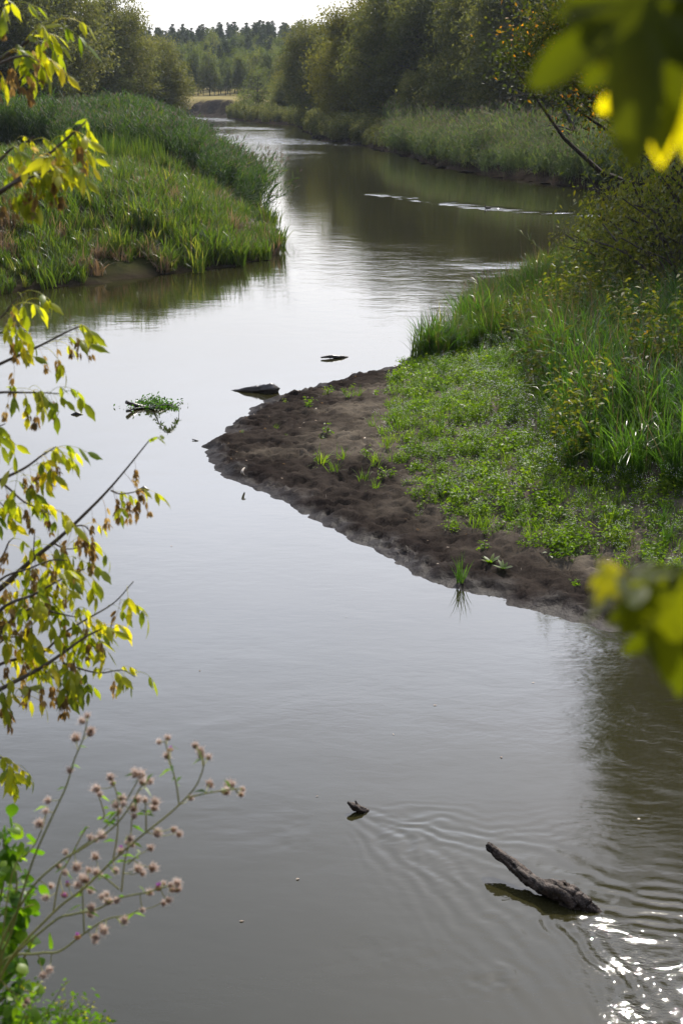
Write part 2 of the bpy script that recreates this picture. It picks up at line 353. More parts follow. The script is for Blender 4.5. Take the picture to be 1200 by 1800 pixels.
# ------------------------------------------------------------------ terrain
def poly(pts): return np.array([(P(x, y).x, P(x, y).y) for x, y in pts])
BAR = [(735,642),(700,647),(660,652),(640,658),(610,664),(580,673),(550,683),(520,691),(490,700),(462,712),(440,724),(418,738),(404,752),(400,764),
       (372,777),(352,796),(368,812),(400,836),(440,860),(480,874),(520,890),(555,912),(590,932),(630,952),(660,966),(690,984),
       (715,1004),(760,1022),(800,1036),(835,1046),(870,1053),(905,1064),(940,1074),(1000,1092),(1060,1108),(1110,1122),(1160,1150),(1230,1180),(1400,1230)]
near = poly(BAR)
RIGHT = np.vstack([near, [[25, 13], [60, 5], [400, -20], [400, 100], [90, 96], [40, 82], [24, 66]],
                   poly([(1080,425),(1010,465),(960,498),(905,520),(860,548),(812,585),(790,612),(765,630)])])
LEFT = np.vstack([[[-400, 30], [-60, 34]], poly([(-260,545),(-60,523),(0,516),(60,509),(130,502),(200,494),(235,490),(270,484),(330,479),(400,471),(460,459),(490,449),(497,438),
                   (485,415),(462,385),(440,352),(405,308),(370,270),(335,238),(312,221),(296,211)]), [[-45, 300], [-120, 330], [-400, 330]]])
FAR = np.vstack([poly([(100,204),(280,203),(330,203),(400,206),(425,213),(470,217),(520,219),(545,232),(572,247),(620,253),(700,269),(760,288),(800,297),(900,314),(1000,326),(1060,334)]),
                 [[30, 94], [60, 102], [400, 108], [4000, 108], [4000, 5000], [-4000, 5000], [-4000, 380], [-250, 380]]])
SANDVEG = poly([(712,640),(700,690),(682,740),(668,780),(700,830),(722,880),(740,920),(790,940),(850,966),(930,994),(1000,1012),(1200,1052),(1500,1110)])
SANDVEG = np.vstack([SANDVEG, [[60, 8], [400, -10], [400, 100], [90, 96], [40, 80], [22, 64]], poly([(1090,410),(1010,455),(960,490),(905,512),(860,540),(812,578),(790,606),(760,624)])])

def sdist(px, py, poly_):
    shp = px.shape; px = px.ravel(); py = py.ravel()
    d = np.full(px.shape, 1e18); ins = np.zeros(px.shape, bool); n = len(poly_)
    for i in range(n):
        ax, ay = poly_[i]; bx, by = poly_[(i+1) % n]
        ex, ey = bx-ax, by-ay; L2 = ex*ex+ey*ey+1e-12
        t = np.clip(((px-ax)*ex+(py-ay)*ey)/L2, 0, 1)
        d = np.minimum(d, (px-ax-t*ex)**2+(py-ay-t*ey)**2)
        if ay != by:
            c = ((ay > py) != (by > py)) & (px < (bx-ax)*(py-ay)/(by-ay)+ax); ins ^= c
    d = np.sqrt(d); return np.where(ins, d, -d).reshape(shp)

def ground_h(x, y, full=False):
    x = np.asarray(x, float); y = np.asarray(y, float)
    wob = (fbm(x*1.1, y*1.1, 5)-.5)*.7*np.clip(y/40, .35, 2)*smooth(8, 14, y) + (fbm(x*4, y*4, 9)-.5)*.38
    sR = sdist(x, y, RIGHT)+wob*.7; sL = sdist(x, y, LEFT)+wob*1.6; sF = sdist(x, y, FAR)+wob*2
    sV = sdist(x, y, SANDVEG)
    # sandbank and near right bank
    bar = .20*(1-np.exp(-np.maximum(sR, 0)/.9))+.16*smooth(.5, 5, sR)
    al = x*.62+y*-.78; ac = x*.78+y*.62
    cl = np.abs(fbm(al*1.6, ac*4.6, 21, 4)-.5)*2
    prints = fbm(x*5.2, y*5.2, 31, 2)
    zone = smooth(.05, .4, sR)*(.25+.75*(1-smooth(2.4, 4.5, sR)))
    bar = bar+zone*((.5-cl)*.12 - .06*smooth(.56, .70, prints)+.02*smooth(.62, .78, noise2(x*8, y*8, 33))+.02*smooth(.6, .8, noise2(x*14, y*14, 35)))+smooth(.0, .4, sR)*((fbm(x*9, y*9, 41)-.5)*.05)
    bar = bar+(fbm(x*.5, y*.5, 51)-.5)*.12*smooth(.5, 2, sR)
    scarp = .10*smooth(0, .22, sR)*smooth(24, 30, y)*(fbm(x*1.6, y*1.6, 61)); bar = bar+scarp
    zr = np.where(sR > 0, bar + .4*smooth(.3, 4, sV) + 2.5*smooth(2.3, 13, sV), np.maximum(sR*.22, -1.2))
    zr = zr+smooth(4, 10, sV)*(fbm(x*.25, y*.25, 71)-.5)*.7
    # left bank
    zl = np.where(sL > 0, .22*(1-np.exp(-np.maximum(sL, 0)/.5))+.25*smooth(.6, 2.5, sL)+1.5*smooth(.4, 7, sL)+(fbm(x*.3, y*.2, 81)-.5)*1.3*smooth(.5, 5, sL), np.maximum(sL*.4, -1.2))
    # far bank, with an eroded cliff at its left and a wooded hill behind
    cliff = 1-smooth(XW(400, 335), XW(425, 335), x)
    lo = .5*smooth(0, 1.5, sF)+3.4*smooth(2, 75, sF); hi = 3.75*smooth(-.2, 6.5, sF+(fbm(x*.4, y*.4, 85)-.5)*4)+.3*smooth(6, 80, sF)
    zf = np.where(sF > -1, lo*(1-cliff)+hi*cliff, np.maximum(sF*.3, -1.2))
    hill = smooth(440, 640, y-.10*x)*(9.5+4.0*smooth(-115, -20, x))
    zf = zf+np.where(sF > 0, hill+(fbm(x*.05, y*.05, 91)-.5)*.5*smooth(5, 40, sF), 0)
    # near high bank under the camera
    ys = y+(fbm(x*.7, x*.3, 95)-.5)*.5
    zn = np.where(y < 8, 5.35-.42*np.maximum(ys, 0)-.10*np.maximum(ys-3, 0)**2*1.5, -1.2)
    zn = np.maximum(zn, -1.2)
    z = np.maximum.reduce([zr, zl, zf, zn])
    if full: return z, sR, sL, sF, sV, zn
    return z

def lines(*segs):
    out = []
    for a, b, s in segs:
        n = max(1, int(round((b-a)/s))); out.append(np.linspace(a, b, n, endpoint=False))
    out.append([segs[-1][1]]); return np.concatenate(out)
def geo(a, b, s0, g=1.25):
    out = [a]; s = s0
    while out[-1] < b: out.append(min(b, out[-1]+s)); s *= g
    return np.array(out)
def grid_mesh(name, X, Y, Z, keep, mats, attrs):
    nx, ny = len(X), len(Y)
    gx, gy = np.meshgrid(X, Y); V = np.stack([gx.ravel(), gy.ravel(), Z.ravel()], 1)
    i = np.arange((ny-1)*(nx-1)); r = i//(nx-1); c = i % (nx-1); a = r*nx+c
    F = np.stack([a, a+1, a+nx+1, a+nx], 1)[keep.ravel()]
    used = np.unique(F); mp = np.full(len(V), -1); mp[used] = np.arange(len(used)); F = mp[F]
    mb = MB(); mb.add(V[used], F); me = mb.mesh(name, mats, True)
    for k, v in attrs.items():
        at = me.attributes.new(k, 'FLOAT', 'POINT'); at.data.foreach_set('value', v.ravel()[used].astype(np.float32))
    return obj(name, me)

gx = np.concatenate([-geo(60, 3000, 10, 1.3)[::-1], lines((-60, -7, 1.1), (-7, 9, .05), (9, 16, .3), (16, 60, 1.3))[1:], geo(60, 3000, 10, 1.3)[1:]])
gy = np.concatenate([-geo(1, 400, 1.5, 1.5)[::-1], lines((-1, 8, .5), (8, 15, .5), (15, 40, .06), (40, 56, .35), (56, 140, 1), (140, 330, 3), (330, 360, .8), (360, 700, 8))[1:], geo(700, 4500, 40, 1.3)[1:]])
GX, GY = np.meshgrid(gx, gy)
Z, sR, sL, sF, sV, zn = ground_h(GX, GY, True)
wet = np.clip(1-smooth(.0, 1.0, sR+(fbm(GX*.7, GY*.7, 101)-.5)*1.2)*.15-smooth(1.0, 3.4, sR+(fbm(GX*.5, GY*.9, 103)-.5)*3.0), 0, 1)
wet = np.where(sR > -.5, wet, 1); wetl = np.where(sL > -1, 1-smooth(0, 1.2, sL), wet)
wetf = 1-smooth(5, 8, sF)
soak = (1-smooth(.05, .55, sR+(fbm(GX*2, GY*2, 107)-.5)*.6))*.22*smooth(-.5, -.1, sR)
def fmask(c):   # per-face mask from vertex mask (all four corners)
    return c[:-1, :-1] & c[1:, :-1] & c[:-1, 1:] & c[1:, 1:]
cz = np.maximum.reduce([Z[:-1, :-1], Z[1:, :-1], Z[:-1, 1:], Z[1:, 1:]]) > -.35
cy = .5*(GY[:-1, :-1]+GY[1:, 1:]); cx = .5*(GX[:-1, :-1]+GX[1:, 1:])
bar_reg = (cx > -7) & (cx < 9) & (cy > 15) & (cy < 42)
far_reg = (cy > 331)
o = grid_mesh('sandbank', gx, gy, Z, cz & bar_reg, [M['sand']], {'wet': wet, 'soak': soak}); tag(o, kind='structure', label='dark brown sandbank with trampled wet edge reaching into the river')
o = grid_mesh('ground', gx, gy, Z, cz & ~bar_reg & ~far_reg, [M['soil']], {'wet': np.minimum(wetl, 1), 'soak': soak*0}); tag(o, kind='structure', label='grassy river banks')
o = grid_mesh('meadow', gx, gy, Z, cz & far_reg, [M['meadow']], {'wet': wetf, 'soak': soak*0}); tag(o, kind='structure', label='dry straw coloured meadow above an eroded bank, before the forest')

# ------------------------------------------------------------------ water
wx = np.concatenate([-geo(40, 3000, 10, 1.5)[::-1], lines((-40, -3, .9), (-3, -.6, .12), (-.6, 5.6, .026), (5.6, 8, .12), (8, 40, .9))[1:], geo(40, 3000, 10, 1.5)[1:]])
wy = np.concatenate([lines((4, 8.6, .3), (8.6, 15.6, .026), (15.6, 22, .12), (22, 60, .5), (60, 110, .4), (110, 420, 1.3))])
WX, WY = np.meshgrid(wx, wy)
def v2(p): return np.array([p.x, p.y])
def wake(X, Y, s0, a1, a2, A, lam, w0=.18, grow=.12, decay=5.0, inner=.6, seed=0):
    """V wake with its apex at s0 and arms towards a1 and a2"""
    u1 = (a1-s0)/np.linalg.norm(a1-s0); u2 = (a2-s0)/np.linalg.norm(a2-s0)
    f = u1+u2; f /= np.linalg.norm(f); al = math.acos(np.clip(np.dot(u1, u2), -1, 1))/2
    dx = X-s0[0]+(fbm(X*1.3, Y*1.3, seed)-.5)*.45+(noise2(X*6, Y*6, seed+7)-.5)*.05; dy = Y-s0[1]+(fbm(X*1.3+9, Y*1.3, seed+1)-.5)*.45+(noise2(X*6, Y*6, seed+8)-.5)*.05
    s = dx*f[0]+dy*f[1]; t = dx*f[1]-dy*f[0]
    q = np.abs(t)*math.cos(al)-s*math.sin(al); r = np.maximum(s*math.cos(al)+np.abs(t)*math.sin(al), 0)
    w = w0+grow*r; env = np.exp(-((q+w*.35)/w)**2)*smooth(-.05, .25, r)*np.exp(-r/decay)
    h = A*env*np.cos(2*math.pi*q/(lam*(1+.08*r)))*(.35+1.2*fbm(X*2.2, Y*2.2, seed+9, 2))
    R = np.sqrt(dx*dx+dy*dy); ins = smooth(0, .15, -q)*np.exp(-R/(decay*.6))
    h = h+A*inner*ins*np.cos(2*math.pi*(R+.25*fbm(X*3, Y*3, seed+5))/(lam*.9))*(noise2(X*2.1, Y*2.1, seed+3))
    return h
S0 = v2(P(622, 1428)); S1 = v2(P(1010, 1606))
WZ = wake(WX, WY, S0, v2(P(1000, 1512)), v2(P(850, 1622)), .0034, .17, decay=3.2, seed=3)
WZ = WZ+wake(WX, WY, v2(P(960, 1575)), v2(P(1230, 1600)), v2(P(1120, 1800)), 0.0038, .15, .16, .16, decay=3, inner=.8, seed=13)
WZ = WZ+wake(WX, WY, v2(P(640, 1440)), v2(P(760, 1440)), v2(P(740, 1600)), .0018, .11, decay=1.6, inner=1.0, seed=23)
# broken choppy water behind the snag
fl = (v2(P(1230, 1780))-S1); fl /= np.linalg.norm(fl)
ds = (WX-S1[0])*fl[0]+(WY-S1[1])*fl[1]; dt = (WX-S1[0])*fl[1]-(WY-S1[1])*fl[0]
turb = smooth(-.15, .5, ds)*np.exp(-(dt/(.24+.26*np.maximum(ds, 0)))**2)*np.exp(-np.maximum(ds, 0)/3)*(.35+1.1*smooth(.3, .7, fbm(WX*2.3, WY*3.1, 199, 2)))
WZ = WZ+turb*((fbm(WX*9, WY*11, 201, 2)-.5)*.009+(fbm(WX*3.5, WY*4, 205, 2)-.5)*.014)
for (px, py, A, rad) in ((872, 1722, .022, .28), (420, 1440, .006, .5), (470, 1470, .006, .5), (700, 1680, .006, .6)):
    c = P(px, py); g = np.exp(-((WX-c.x)**2+((WY-c.y)*1.5)**2)/rad**2); WZ = WZ+A*g*(fbm(WX*5, WY*6, 211+px, 3)-.5)
ripple = np.ones_like(WX)*.9+turb*1.5
ripple *= 1+1.6*smooth(1120/60, 20, WY)*0
riff = smooth(130, 175, WY)*(1-smooth(300, 345, WY)); ripple += riff*2.2*smooth(.45, .62, fbm(WX*.03, WY*.022, 221))*2
ripple += 3.2*smooth(110, 150, WY)*np.exp(-((WX-XW(430, 200)-(WY-200)*-.08)/9)**2)
def streak(a, b, wd, amp):
    global ripple
    A = v2(P(*a)); B = v2(P(*b)); e = B-A; L2 = e@e
    t = np.clip(((WX-A[0])*e[0]+(WY-A[1])*e[1])/L2, 0, 1)
    d = np.hypot(WX-A[0]-t*e[0], WY-A[1]-t*e[1]); ripple += amp*np.exp(-(d/wd)**2)*(.15+1.9*smooth(.35, .8, fbm(WX*1.1, WY*.9, 231, 2)))
streak((668, 342), (840, 364), .9, 12); streak((858, 366), (1040, 379), .8, 14)
streak((290, 205), (412, 211), 3.5, 26); streak((340, 236), (620, 253), 3.5, 20); streak((500, 250), (640, 256), 2, 16); streak((420, 224), (470, 227), 3, 16)
streak((930, 470), (1000, 462), 2.2, 7); streak((380, 243), (480, 252), 4, 12); streak((430, 262), (520, 268), 3, 8); streak((560, 345), (640, 352), .8, 0)
ripple += 1.5*np.exp(-((WX-XW(700, 60))/9)**2-((WY-58)/9)**2)
ripple += 4.2*smooth(7.0, 1, np.abs(WY-15))*smooth(2.2, 4.2, WX)*(.3+fbm(WX*.8, WY*.8, 241))
mb = MB(); ny, nx = WX.shape; i = np.arange((ny-1)*(nx-1)); a = (i//(nx-1))*nx+i % (nx-1)
mb.add(np.stack([WX.ravel(), WY.ravel(), WZ.ravel()], 1), np.stack([a, a+1, a+nx+1, a+nx], 1))
me = mb.mesh('water', [M['water']], True)
at = me.attributes.new('ripple', 'FLOAT', 'POINT'); at.data.foreach_set('value', ripple.ravel().astype(np.float32))
at = me.attributes.new('chop', 'FLOAT', 'POINT'); at.data.foreach_set('value', turb.ravel().astype(np.float32))
tag(obj('water', me), 'calm grey river with ripples and snag wakes', kind='structure')

# ------------------------------------------------------------------ plant prototypes scattered as ground cover
def in_poly(pts, pl):
    return sdist(pts[:, 0], pts[:, 1], pl) > 0
def scatter(name, label, protos, pts, scl, rotz=None, tilt=None, tdir=None, sink=.03, z=None, kind='stuff', cat='vegetation'):
    """one object: point cloud with instances of the prototype clumps"""
    N = len(pts); z = ground_h(pts[:, 0], pts[:, 1]) if z is None else z
    ok = z > .012; pts = pts[ok]; z = z[ok]; scl = np.broadcast_to(scl, (N,))[ok]
    rotz = rng.uniform(0, 6.28, len(pts)) if rotz is None else rotz[ok]
    n = len(pts)
    if tilt is None: tilt = np.abs(rng.normal(0, .10, n)); tdir = rng.uniform(0, 6.28, n)
    else: tilt = np.broadcast_to(tilt, (N,))[ok]; tdir = np.broadcast_to(tdir, (N,))[ok]
    E = np.empty((n, 3))
    for k in range(n):
        q = Matrix.Rotation(tilt[k], 3, Vector((-math.sin(tdir[k]), math.cos(tdir[k]), 0))) @ Matrix.Rotation(rotz[k], 3, 'Z')
        E[k] = q.to_euler()
    me = bpy.data.meshes.new(name); me.vertices.add(n)
    me.vertices.foreach_set('co', np.stack([pts[:, 0], pts[:, 1], z-sink], 1).astype(np.float32).ravel())
    a = me.attributes.new('rot', 'FLOAT_VECTOR', 'POINT'); a.data.foreach_set('vector', E.astype(np.float32).ravel())
    a = me.attributes.new('scl', 'FLOAT', 'POINT'); a.data.foreach_set('value', scl.astype(np.float32))
    a = me.attributes.new('idx', 'INT', 'POINT'); a.data.foreach_set('value', rng.integers(0, len(protos), n).astype(np.int32))
    o = obj(name, me); tag(o, label, cat, kind=kind)
    c = bpy.data.collections.new(name+'_clumps')
    for k, p in enumerate(protos):
        po = bpy.data.objects.new('%s_clump_%02d' % (name, k), p); c.objects.link(po)
    ng = bpy.data.node_groups.new(name, 'GeometryNodeTree')
    ng.interface.new_socket('Geometry', in_out='INPUT', socket_type='NodeSocketGeometry')
    ng.interface.new_socket('Geometry', in_out='OUTPUT', socket_type='NodeSocketGeometry')
    gi = ng.nodes.new('NodeGroupInput'); go = ng.nodes.new('NodeGroupOutput')
    ip = ng.nodes.new('GeometryNodeInstanceOnPoints'); ci = ng.nodes.new('GeometryNodeCollectionInfo')
    ci.inputs['Collection'].default_value = c; ci.inputs['Separate Children'].default_value = True; ci.inputs['Reset Children'].default_value = True
    def na(nm, ty):
        q = ng.nodes.new('GeometryNodeInputNamedAttribute'); q.data_type = ty; q.inputs['Name'].default_value = nm
        return [s for s in q.outputs if s.enabled and s.name == 'Attribute'][0]
    ng.links.new(gi.outputs[0], ip.inputs['Points']); ng.links.new(ci.outputs[0], ip.inputs['Instance'])
    ip.inputs['Pick Instance'].default_value = True
    ng.links.new(na('idx', 'INT'), ip.inputs['Instance Index']); ng.links.new(na('rot', 'FLOAT_VECTOR'), ip.inputs['Rotation'])
    ng.links.new(na('scl', 'FLOAT'), ip.inputs['Scale']); ng.links.new(ip.outputs[0], go.inputs[0])
    md = o.modifiers.new('scatter', 'NODES'); md.node_group = ng
    return o

def disk(n, r):
    a = rng.uniform(0, 6.283, n); q = r*np.sqrt(rng.uniform(0, 1, n)); return np.stack([q*np.cos(a), q*np.sin(a), np.zeros(n)], 1)
def grass_proto(n, r, L, W, mats, lean=.25, curl=1.3, seedheads=0, dry=.06, seg=4):
    mb = MB(); b = disk(n, r)
    add_blades(mb, b, rng.uniform(0, 6.283, n), np.abs(rng.normal(0, lean, n)), L*rng.uniform(.55, 1.15, n), W*rng.uniform(.7, 1.2, n), curl=rng.uniform(.3, 1.5, n)*curl, seg=seg)
    if seedheads:
        b2 = disk(seedheads, r)
        add_blades(mb, b2, rng.uniform(0, 6.28, seedheads), np.abs(rng.normal(0, .15, seedheads)), L*rng.uniform(1.1, 1.35, seedheads), W*.4, mat=1, curl=.5, seg=3)
    return mb.mesh('grass_clump', mats)
def herb_proto(r, h, nst, mats, flowers=14, lf=.045, per=9):
    mb = MB(); b = disk(nst, r)
    for k in range(nst):
        az = rng.uniform(0, 6.28); ln = rng.uniform(0, .35); hh = h*rng.uniform(.5, 1.1)
        tip = b[k]+np.array([math.cos(az)*math.sin(ln), math.sin(az)*math.sin(ln), math.cos(ln)])*hh
        V, F = tube([b[k], (b[k]+tip)/2+[.01, 0, 0], tip], [.003, .0025, .0015], 3); mb.add(V, F, 0, .4)
        m = per; t = rng.uniform(.1, .98, m)[:, None]; C = b[k]*(1-t)+tip*t
        a = rng.uniform(0, 6.28, m); D = np.stack([np.cos(a), np.sin(a), rng.uniform(-.2, .7, m)], 1)
        V, F = leaves(C, D, lf*rng.uniform(.6, 1.5, m), lf*.45*rng.uniform(.6, 1.3, m), rng, .1); mb.add(V, F, 0, rng.uniform(0, 1, m))
        if flowers:
            q = flowers; C = tip+rng.normal(0, 1, (q, 3))*[.05, .05, .035]+[0, 0, .03]
            D = rng.normal(0, 1, (q, 3)); V, F = leaves(C, D, .017, .016, rng); mb.add(V, F, 1, rng.uniform(0, 1, q))
    return mb.mesh('herb_clump', mats)
def reed_proto(n, r, h, mats, plume=True, nl=9, ll=.42, lw=.028, lean=.12):
    mb = MB(); b = disk(n, r)
    for k in range(n):
        az = rng.uniform(0, 6.28); ln = abs(rng.normal(0, lean)); hh = h*rng.uniform(.75, 1.08)
        d = np.array([math.cos(az)*math.sin(ln), math.sin(az)*math.sin(ln), math.cos(ln)])
        bend = np.array([math.cos(az), math.sin(az), -.3])*hh*.06
        path = [b[k], b[k]+d*hh*.5, b[k]+d*hh+bend]
        V, F = tube(path, [.007, .006, .003], 3); mb.add(V, F, 0, .6)
        t = np.linspace(.22, .97, nl)+rng.uniform(-.03, .03, nl)
        B = np.array([b[k]+d*hh*tt+bend*max(0, tt-.5)*2 for tt in t])
        hd = az*.3+rng.uniform(0, 6.28, nl)
        add_blades(mb, B, hd, rng.uniform(.4, .95, nl), ll*rng.uniform(.6, 1.2, nl), lw, seg=3, curl=1.1)
        if plume and rng.uniform() < .7:
            q = 12; C = path[2]+d*rng.uniform(0, .22, q)[:, None]; a = rng.uniform(0, 6.28, q)
            D = d*1.0+np.stack([np.cos(a), np.sin(a), np.zeros(q)], 1)*.45+np.array([math.cos(az), math.sin(az), -.4])*.4
            V, F = leaves(C, D, .11, .025, rng, .1); mb.add(V, F, 1, rng.uniform(0, 1, q))
    return mb.mesh('reed_clump', mats)
def weed_proto(n, r, h, lf, mats, per=26, dryp=0):
    mb = MB(); b = disk(n, r)
    for k in range(n):
        az = rng.uniform(0, 6.28); ln = rng.uniform(0, .4); hh = h*rng.uniform(.6, 1.1)
        tip = b[k]+np.array([math.cos(az)*math.sin(ln), math.sin(az)*math.sin(ln), math.cos(ln)])*hh
        V, F = tube([b[k], (b[k]+tip)/2, tip], [.006, .005, .003], 3); mb.add(V, F, 0, .3)
        t = rng.uniform(.15, 1, per)[:, None]; C = b[k]*(1-t)+tip*t+rng.normal(0, .05, (per, 3))
        a = rng.uniform(0, 6.28, per); D = np.stack([np.cos(a), np.sin(a), rng.uniform(-.5, .5, per)], 1)
        V, F = leaves(C, D, lf*rng.uniform(.6, 1.3, per), lf*.42, rng, .25); mb.add(V, F, 0, rng.uniform(0, 1, per))
    return mb.mesh('weed_clump', mats)

def sample(pl, dens, lo=None):
    mn = pl.min(0); mxx = pl.max(0); n = int((mxx[0]-mn[0])*(mxx[1]-mn[1])*dens)
    p = np.stack([rng.uniform(mn[0], mxx[0], n), rng.uniform(mn[1], mxx[1], n)], 1); return p[in_poly(p, pl)]

# --- right bank
VEG = SANDVEG.copy()
box = np.array([[-3, 14], [19, 14], [24, 62], [-3, 62]])
p = sample(box, 20); sv = sdist(p[:, 0], p[:, 1], VEG); 
p = p[sv > -.25+rng.uniform(0, .7, len(sv))]; sv = sdist(p[:, 0], p[:, 1], VEG)
p = p[(p[:, 0] < p[:, 1]*.34+2)]; sv = sdist(p[:, 0], p[:, 1], VEG)
nzv = fbm(p[:, 0]*.35, p[:, 1]*.35, 301); band = sv+(nzv-.5)*3
herbs = [herb_proto(.2, .42, 9, [M['herb'], M['flower']], 2, .075) for _ in range(3)]+[herb_proto(.2, .55, 8, [M['herb'], M['flower']], 7, .07) for _ in range(3)]
lows = [grass_proto(34, .16, .34, .012, [M['herb']], .5, 1.6) for _ in range(2)]+[weed_proto(9, .16, .25, .07, [M['herb']], 16) for _ in range(2)]
longs = [grass_proto(26, .15, 1.55, .030, [M['long_grass'], M['dry']], .28, 1.9, 1) for _ in range(7)]
sedge = [grass_proto(26, .15, 1.35, .026, [M['grass'], M['dry']], .13, .7, 2) for _ in range(3)]
weeds = [weed_proto(8, .3, 1.7, .12, [M['shrub'] if k_ % 2 else M['elder_far']], 40) for k_ in range(4)]
rndv = rng.uniform(0, 1, len(p))
m_herb = (band < 3.2) & (p[:, 1] < 36)
m_low = m_herb & (rndv < .42)
m_mid = m_herb & (rndv > .955) & (sv > .8)
m_long = ~m_herb & (p[:, 1] < 45) & (rndv < .62)
m_mix = ~m_herb & (p[:, 1] < 36) & (rndv > .975)
m_sedge = ~m_herb & (p[:, 1] >= 30) & (sv < 4.5) & (rndv > .5)
m_weed = (~m_herb & (p[:, 1] > 36) & (rndv > .66) & ~m_sedge & (p[:, 0] > 5.5)) | m_mix
m_herb = m_herb & ~m_mid
scatter('low_herbs', 'bright green herbs dotted with tiny white seed heads along the sandbank', herbs, p[m_herb & ~m_low], rng.uniform(.6, 1.15, (m_herb & ~m_low).sum())*(.45+.35*smooth(0, 2.5, sv[m_herb & ~m_low])+.55*(fbm(p[m_herb & ~m_low][:, 0]*.9, p[m_herb & ~m_low][:, 1]*.9, 305)-.35)), cat='herbs')
scatter('short_grass', 'short bright grass and seedlings between the herbs by the sand', lows, p[m_low], rng.uniform(.6, 1.2, m_low.sum()), cat='grass')
scatter('long_grass', 'long arching grass covering the bank behind the sandbank', longs, p[m_long], rng.uniform(.55, 1.0, m_long.sum())*(.55+.9*fbm(p[m_long][:, 0]*.6, p[m_long][:, 1]*.6, 303)), cat='grass')
scatter('tussocks', 'small grass tussocks standing among the low herbs', longs, p[m_mid], rng.uniform(.25, .5, m_mid.sum()), cat='grass')
scatter('sedge', 'upright sedge at the back water edge of the near bank', sedge, p[m_sedge], rng.uniform(.6, 1.1, m_sedge.sum()), cat='sedge')
scatter('tall_weeds', 'dark leafy weeds on the bank beyond the long grass', weeds, p[m_weed], rng.uniform(.7, 1.25, m_weed.sum()), cat='weeds')

# --- left bank
g1 = poly([(-120,540),(0,514),(130,500),(270,484),(400,470),(490,449),(496,436),(480,405),(455,372),(420,345),(330,330),(140,318),(-200,330)])
g1 = np.vstack([g1[:1]+[-2, -3], g1[1:8]+[1.2, -3.2], g1[8:]]); p = sample(g1, 5.5); nzv = fbm(p[:, 0]*.15, p[:, 1]*.15, 311)
lg = [grass_proto(24, .26, 1.05, .05, [M['grass'], M['dry']], .22, 1.4, 1) for _ in range(5)]
dg = [grass_proto(24, .28, 1.0, .045, [M['dry'], M['grass']], .35, 1.6, 4) for _ in range(2)]
sl = sdist(p[:, 0], p[:, 1], LEFT)
isdry = (fbm(p[:, 0]*.35, p[:, 1]*.2, 317) > .60) & (sl < 9) & (rng.uniform(0, 1, len(p)) < .55)
mud = np.hypot(p[:, 0]-P(240, 486).x, (p[:, 1]-P(240, 486).y)*.8) < 1.1
k = ~isdry & ~mud
scatter('bank_grass', 'dense green grass covering the low left bank', lg, p[k], rng.uniform(.5, 1.15, k.sum())*(.45+1.1*fbm(p[k][:, 0]*.5, p[k][:, 1]*.35, 313)), cat='grass')
scatter('dry_grass', 'straw brown dead grass mixed into the left bank near the water', dg, p[isdry & ~mud], rng.uniform(.6, 1.1, (isdry & ~mud).sum()), cat='grass')
# tall reeds behind it
g2 = poly([(-250,312),(-250,226),(60,224),(240,222),(255,224),(295,250),(340,280),(400,318),(452,372),(440,392),(380,372),(300,346),(180,334),(60,318)])
p = sample(g2, 3.0)
rd = [reed_proto(10, .5, 3.5, [M['reed'], M['plume']], k_ < 2, 13, .6, .06, .16) for k_ in range(6)]
sl = sdist(p[:, 0], p[:, 1], LEFT)
tl = np.where(sl < 4, .35*(1-sl/4), 0)+np.abs(rng.normal(0, .08, len(p)))
td = np.where(sl < 4, rng.normal(-.25, .4, len(p)), rng.uniform(0, 6.28, len(p)))
hs = rng.uniform(.72, 1.08, len(p))*(.55+.8*fbm(p[:, 0]*.22, p[:, 1]*.10, 331))*np.where(sl < 3, .85, 1)*(1-.12*smooth(120, 160, p[:, 1]))
scatter('reeds', 'tall dark green reeds with brown plumes leaning over the left bank', rd, p, hs, tilt=tl, tdir=td, cat='reeds')
tipl = poly([(470,405),(452,378),(430,352),(405,322),(365,295),(320,268)])
p2 = np.concatenate([tipl[i_]+(tipl[i_+1]-tipl[i_])*rng.uniform(0, 1, 26)[:, None] for i_ in range(len(tipl)-1)])+rng.normal(0, .5, (130, 2))+[-.9, 0]
lean_ = [reed_proto(2, .2, 3.6, [M['reed'], M['plume']], True, 12, .6, .05, .1) for _ in range(4)]
scatter('leaning_reeds', 'feathery reeds leaning out over the river from the edge of the left reed stand', lean_, p2, rng.uniform(.7, 1.15, 130), tilt=rng.uniform(.3, .95, 130), tdir=rng.normal(-.15, .35, 130), z=np.full(130, .15), cat='reeds')
# cattail blades standing in front of the reeds
g3 = poly([(90,342),(150,336),(300,350),(290,362),(120,352)]); p = sample(g3, 3)
ct = [grass_proto(16, .25, 2.2, .04, [M['grass'], M['dry']], .1, .35) for _ in range(3)]
scatter('cattail', 'upright cattail blades in front of the tall reeds', ct, p, rng.uniform(.7, 1.1, len(p)), cat='cattails')

# --- far right reed bed
g4 = np.vstack([poly([(690,267),(760,287),(800,297),(900,314),(1000,326),(1060,334)]), [[30, 94], [45, 100], [45, 125]], poly([(1100,268),(1000,262),(900,258),(800,250),(700,245)])])
g4 = np.vstack([g4[:6]+[-1.0, -3.5], g4[6:]]); p = sample(g4, 1.5); rp = [reed_proto(13, .7, 3.3, [M['reed_pale'], M['plume']], True, 10, .6, .07, .2) for _ in range(4)]
sf = sdist(p[:, 0], p[:, 1], FAR); tl = np.where(sf < 4, .3*(1-sf/4), .05)+np.abs(rng.normal(0, .1, len(p)))
scatter('reed_bed', 'pale green drooping reed bed along the far right shore', rp, p, rng.uniform(.65, 1.15, len(p))*(.5+.95*fbm(p[:, 0]*.3, p[:, 1]*.2, 341)), tilt=tl, tdir=np.full(len(p), -1.9)+rng.normal(0, .6, len(p)), cat='reeds')
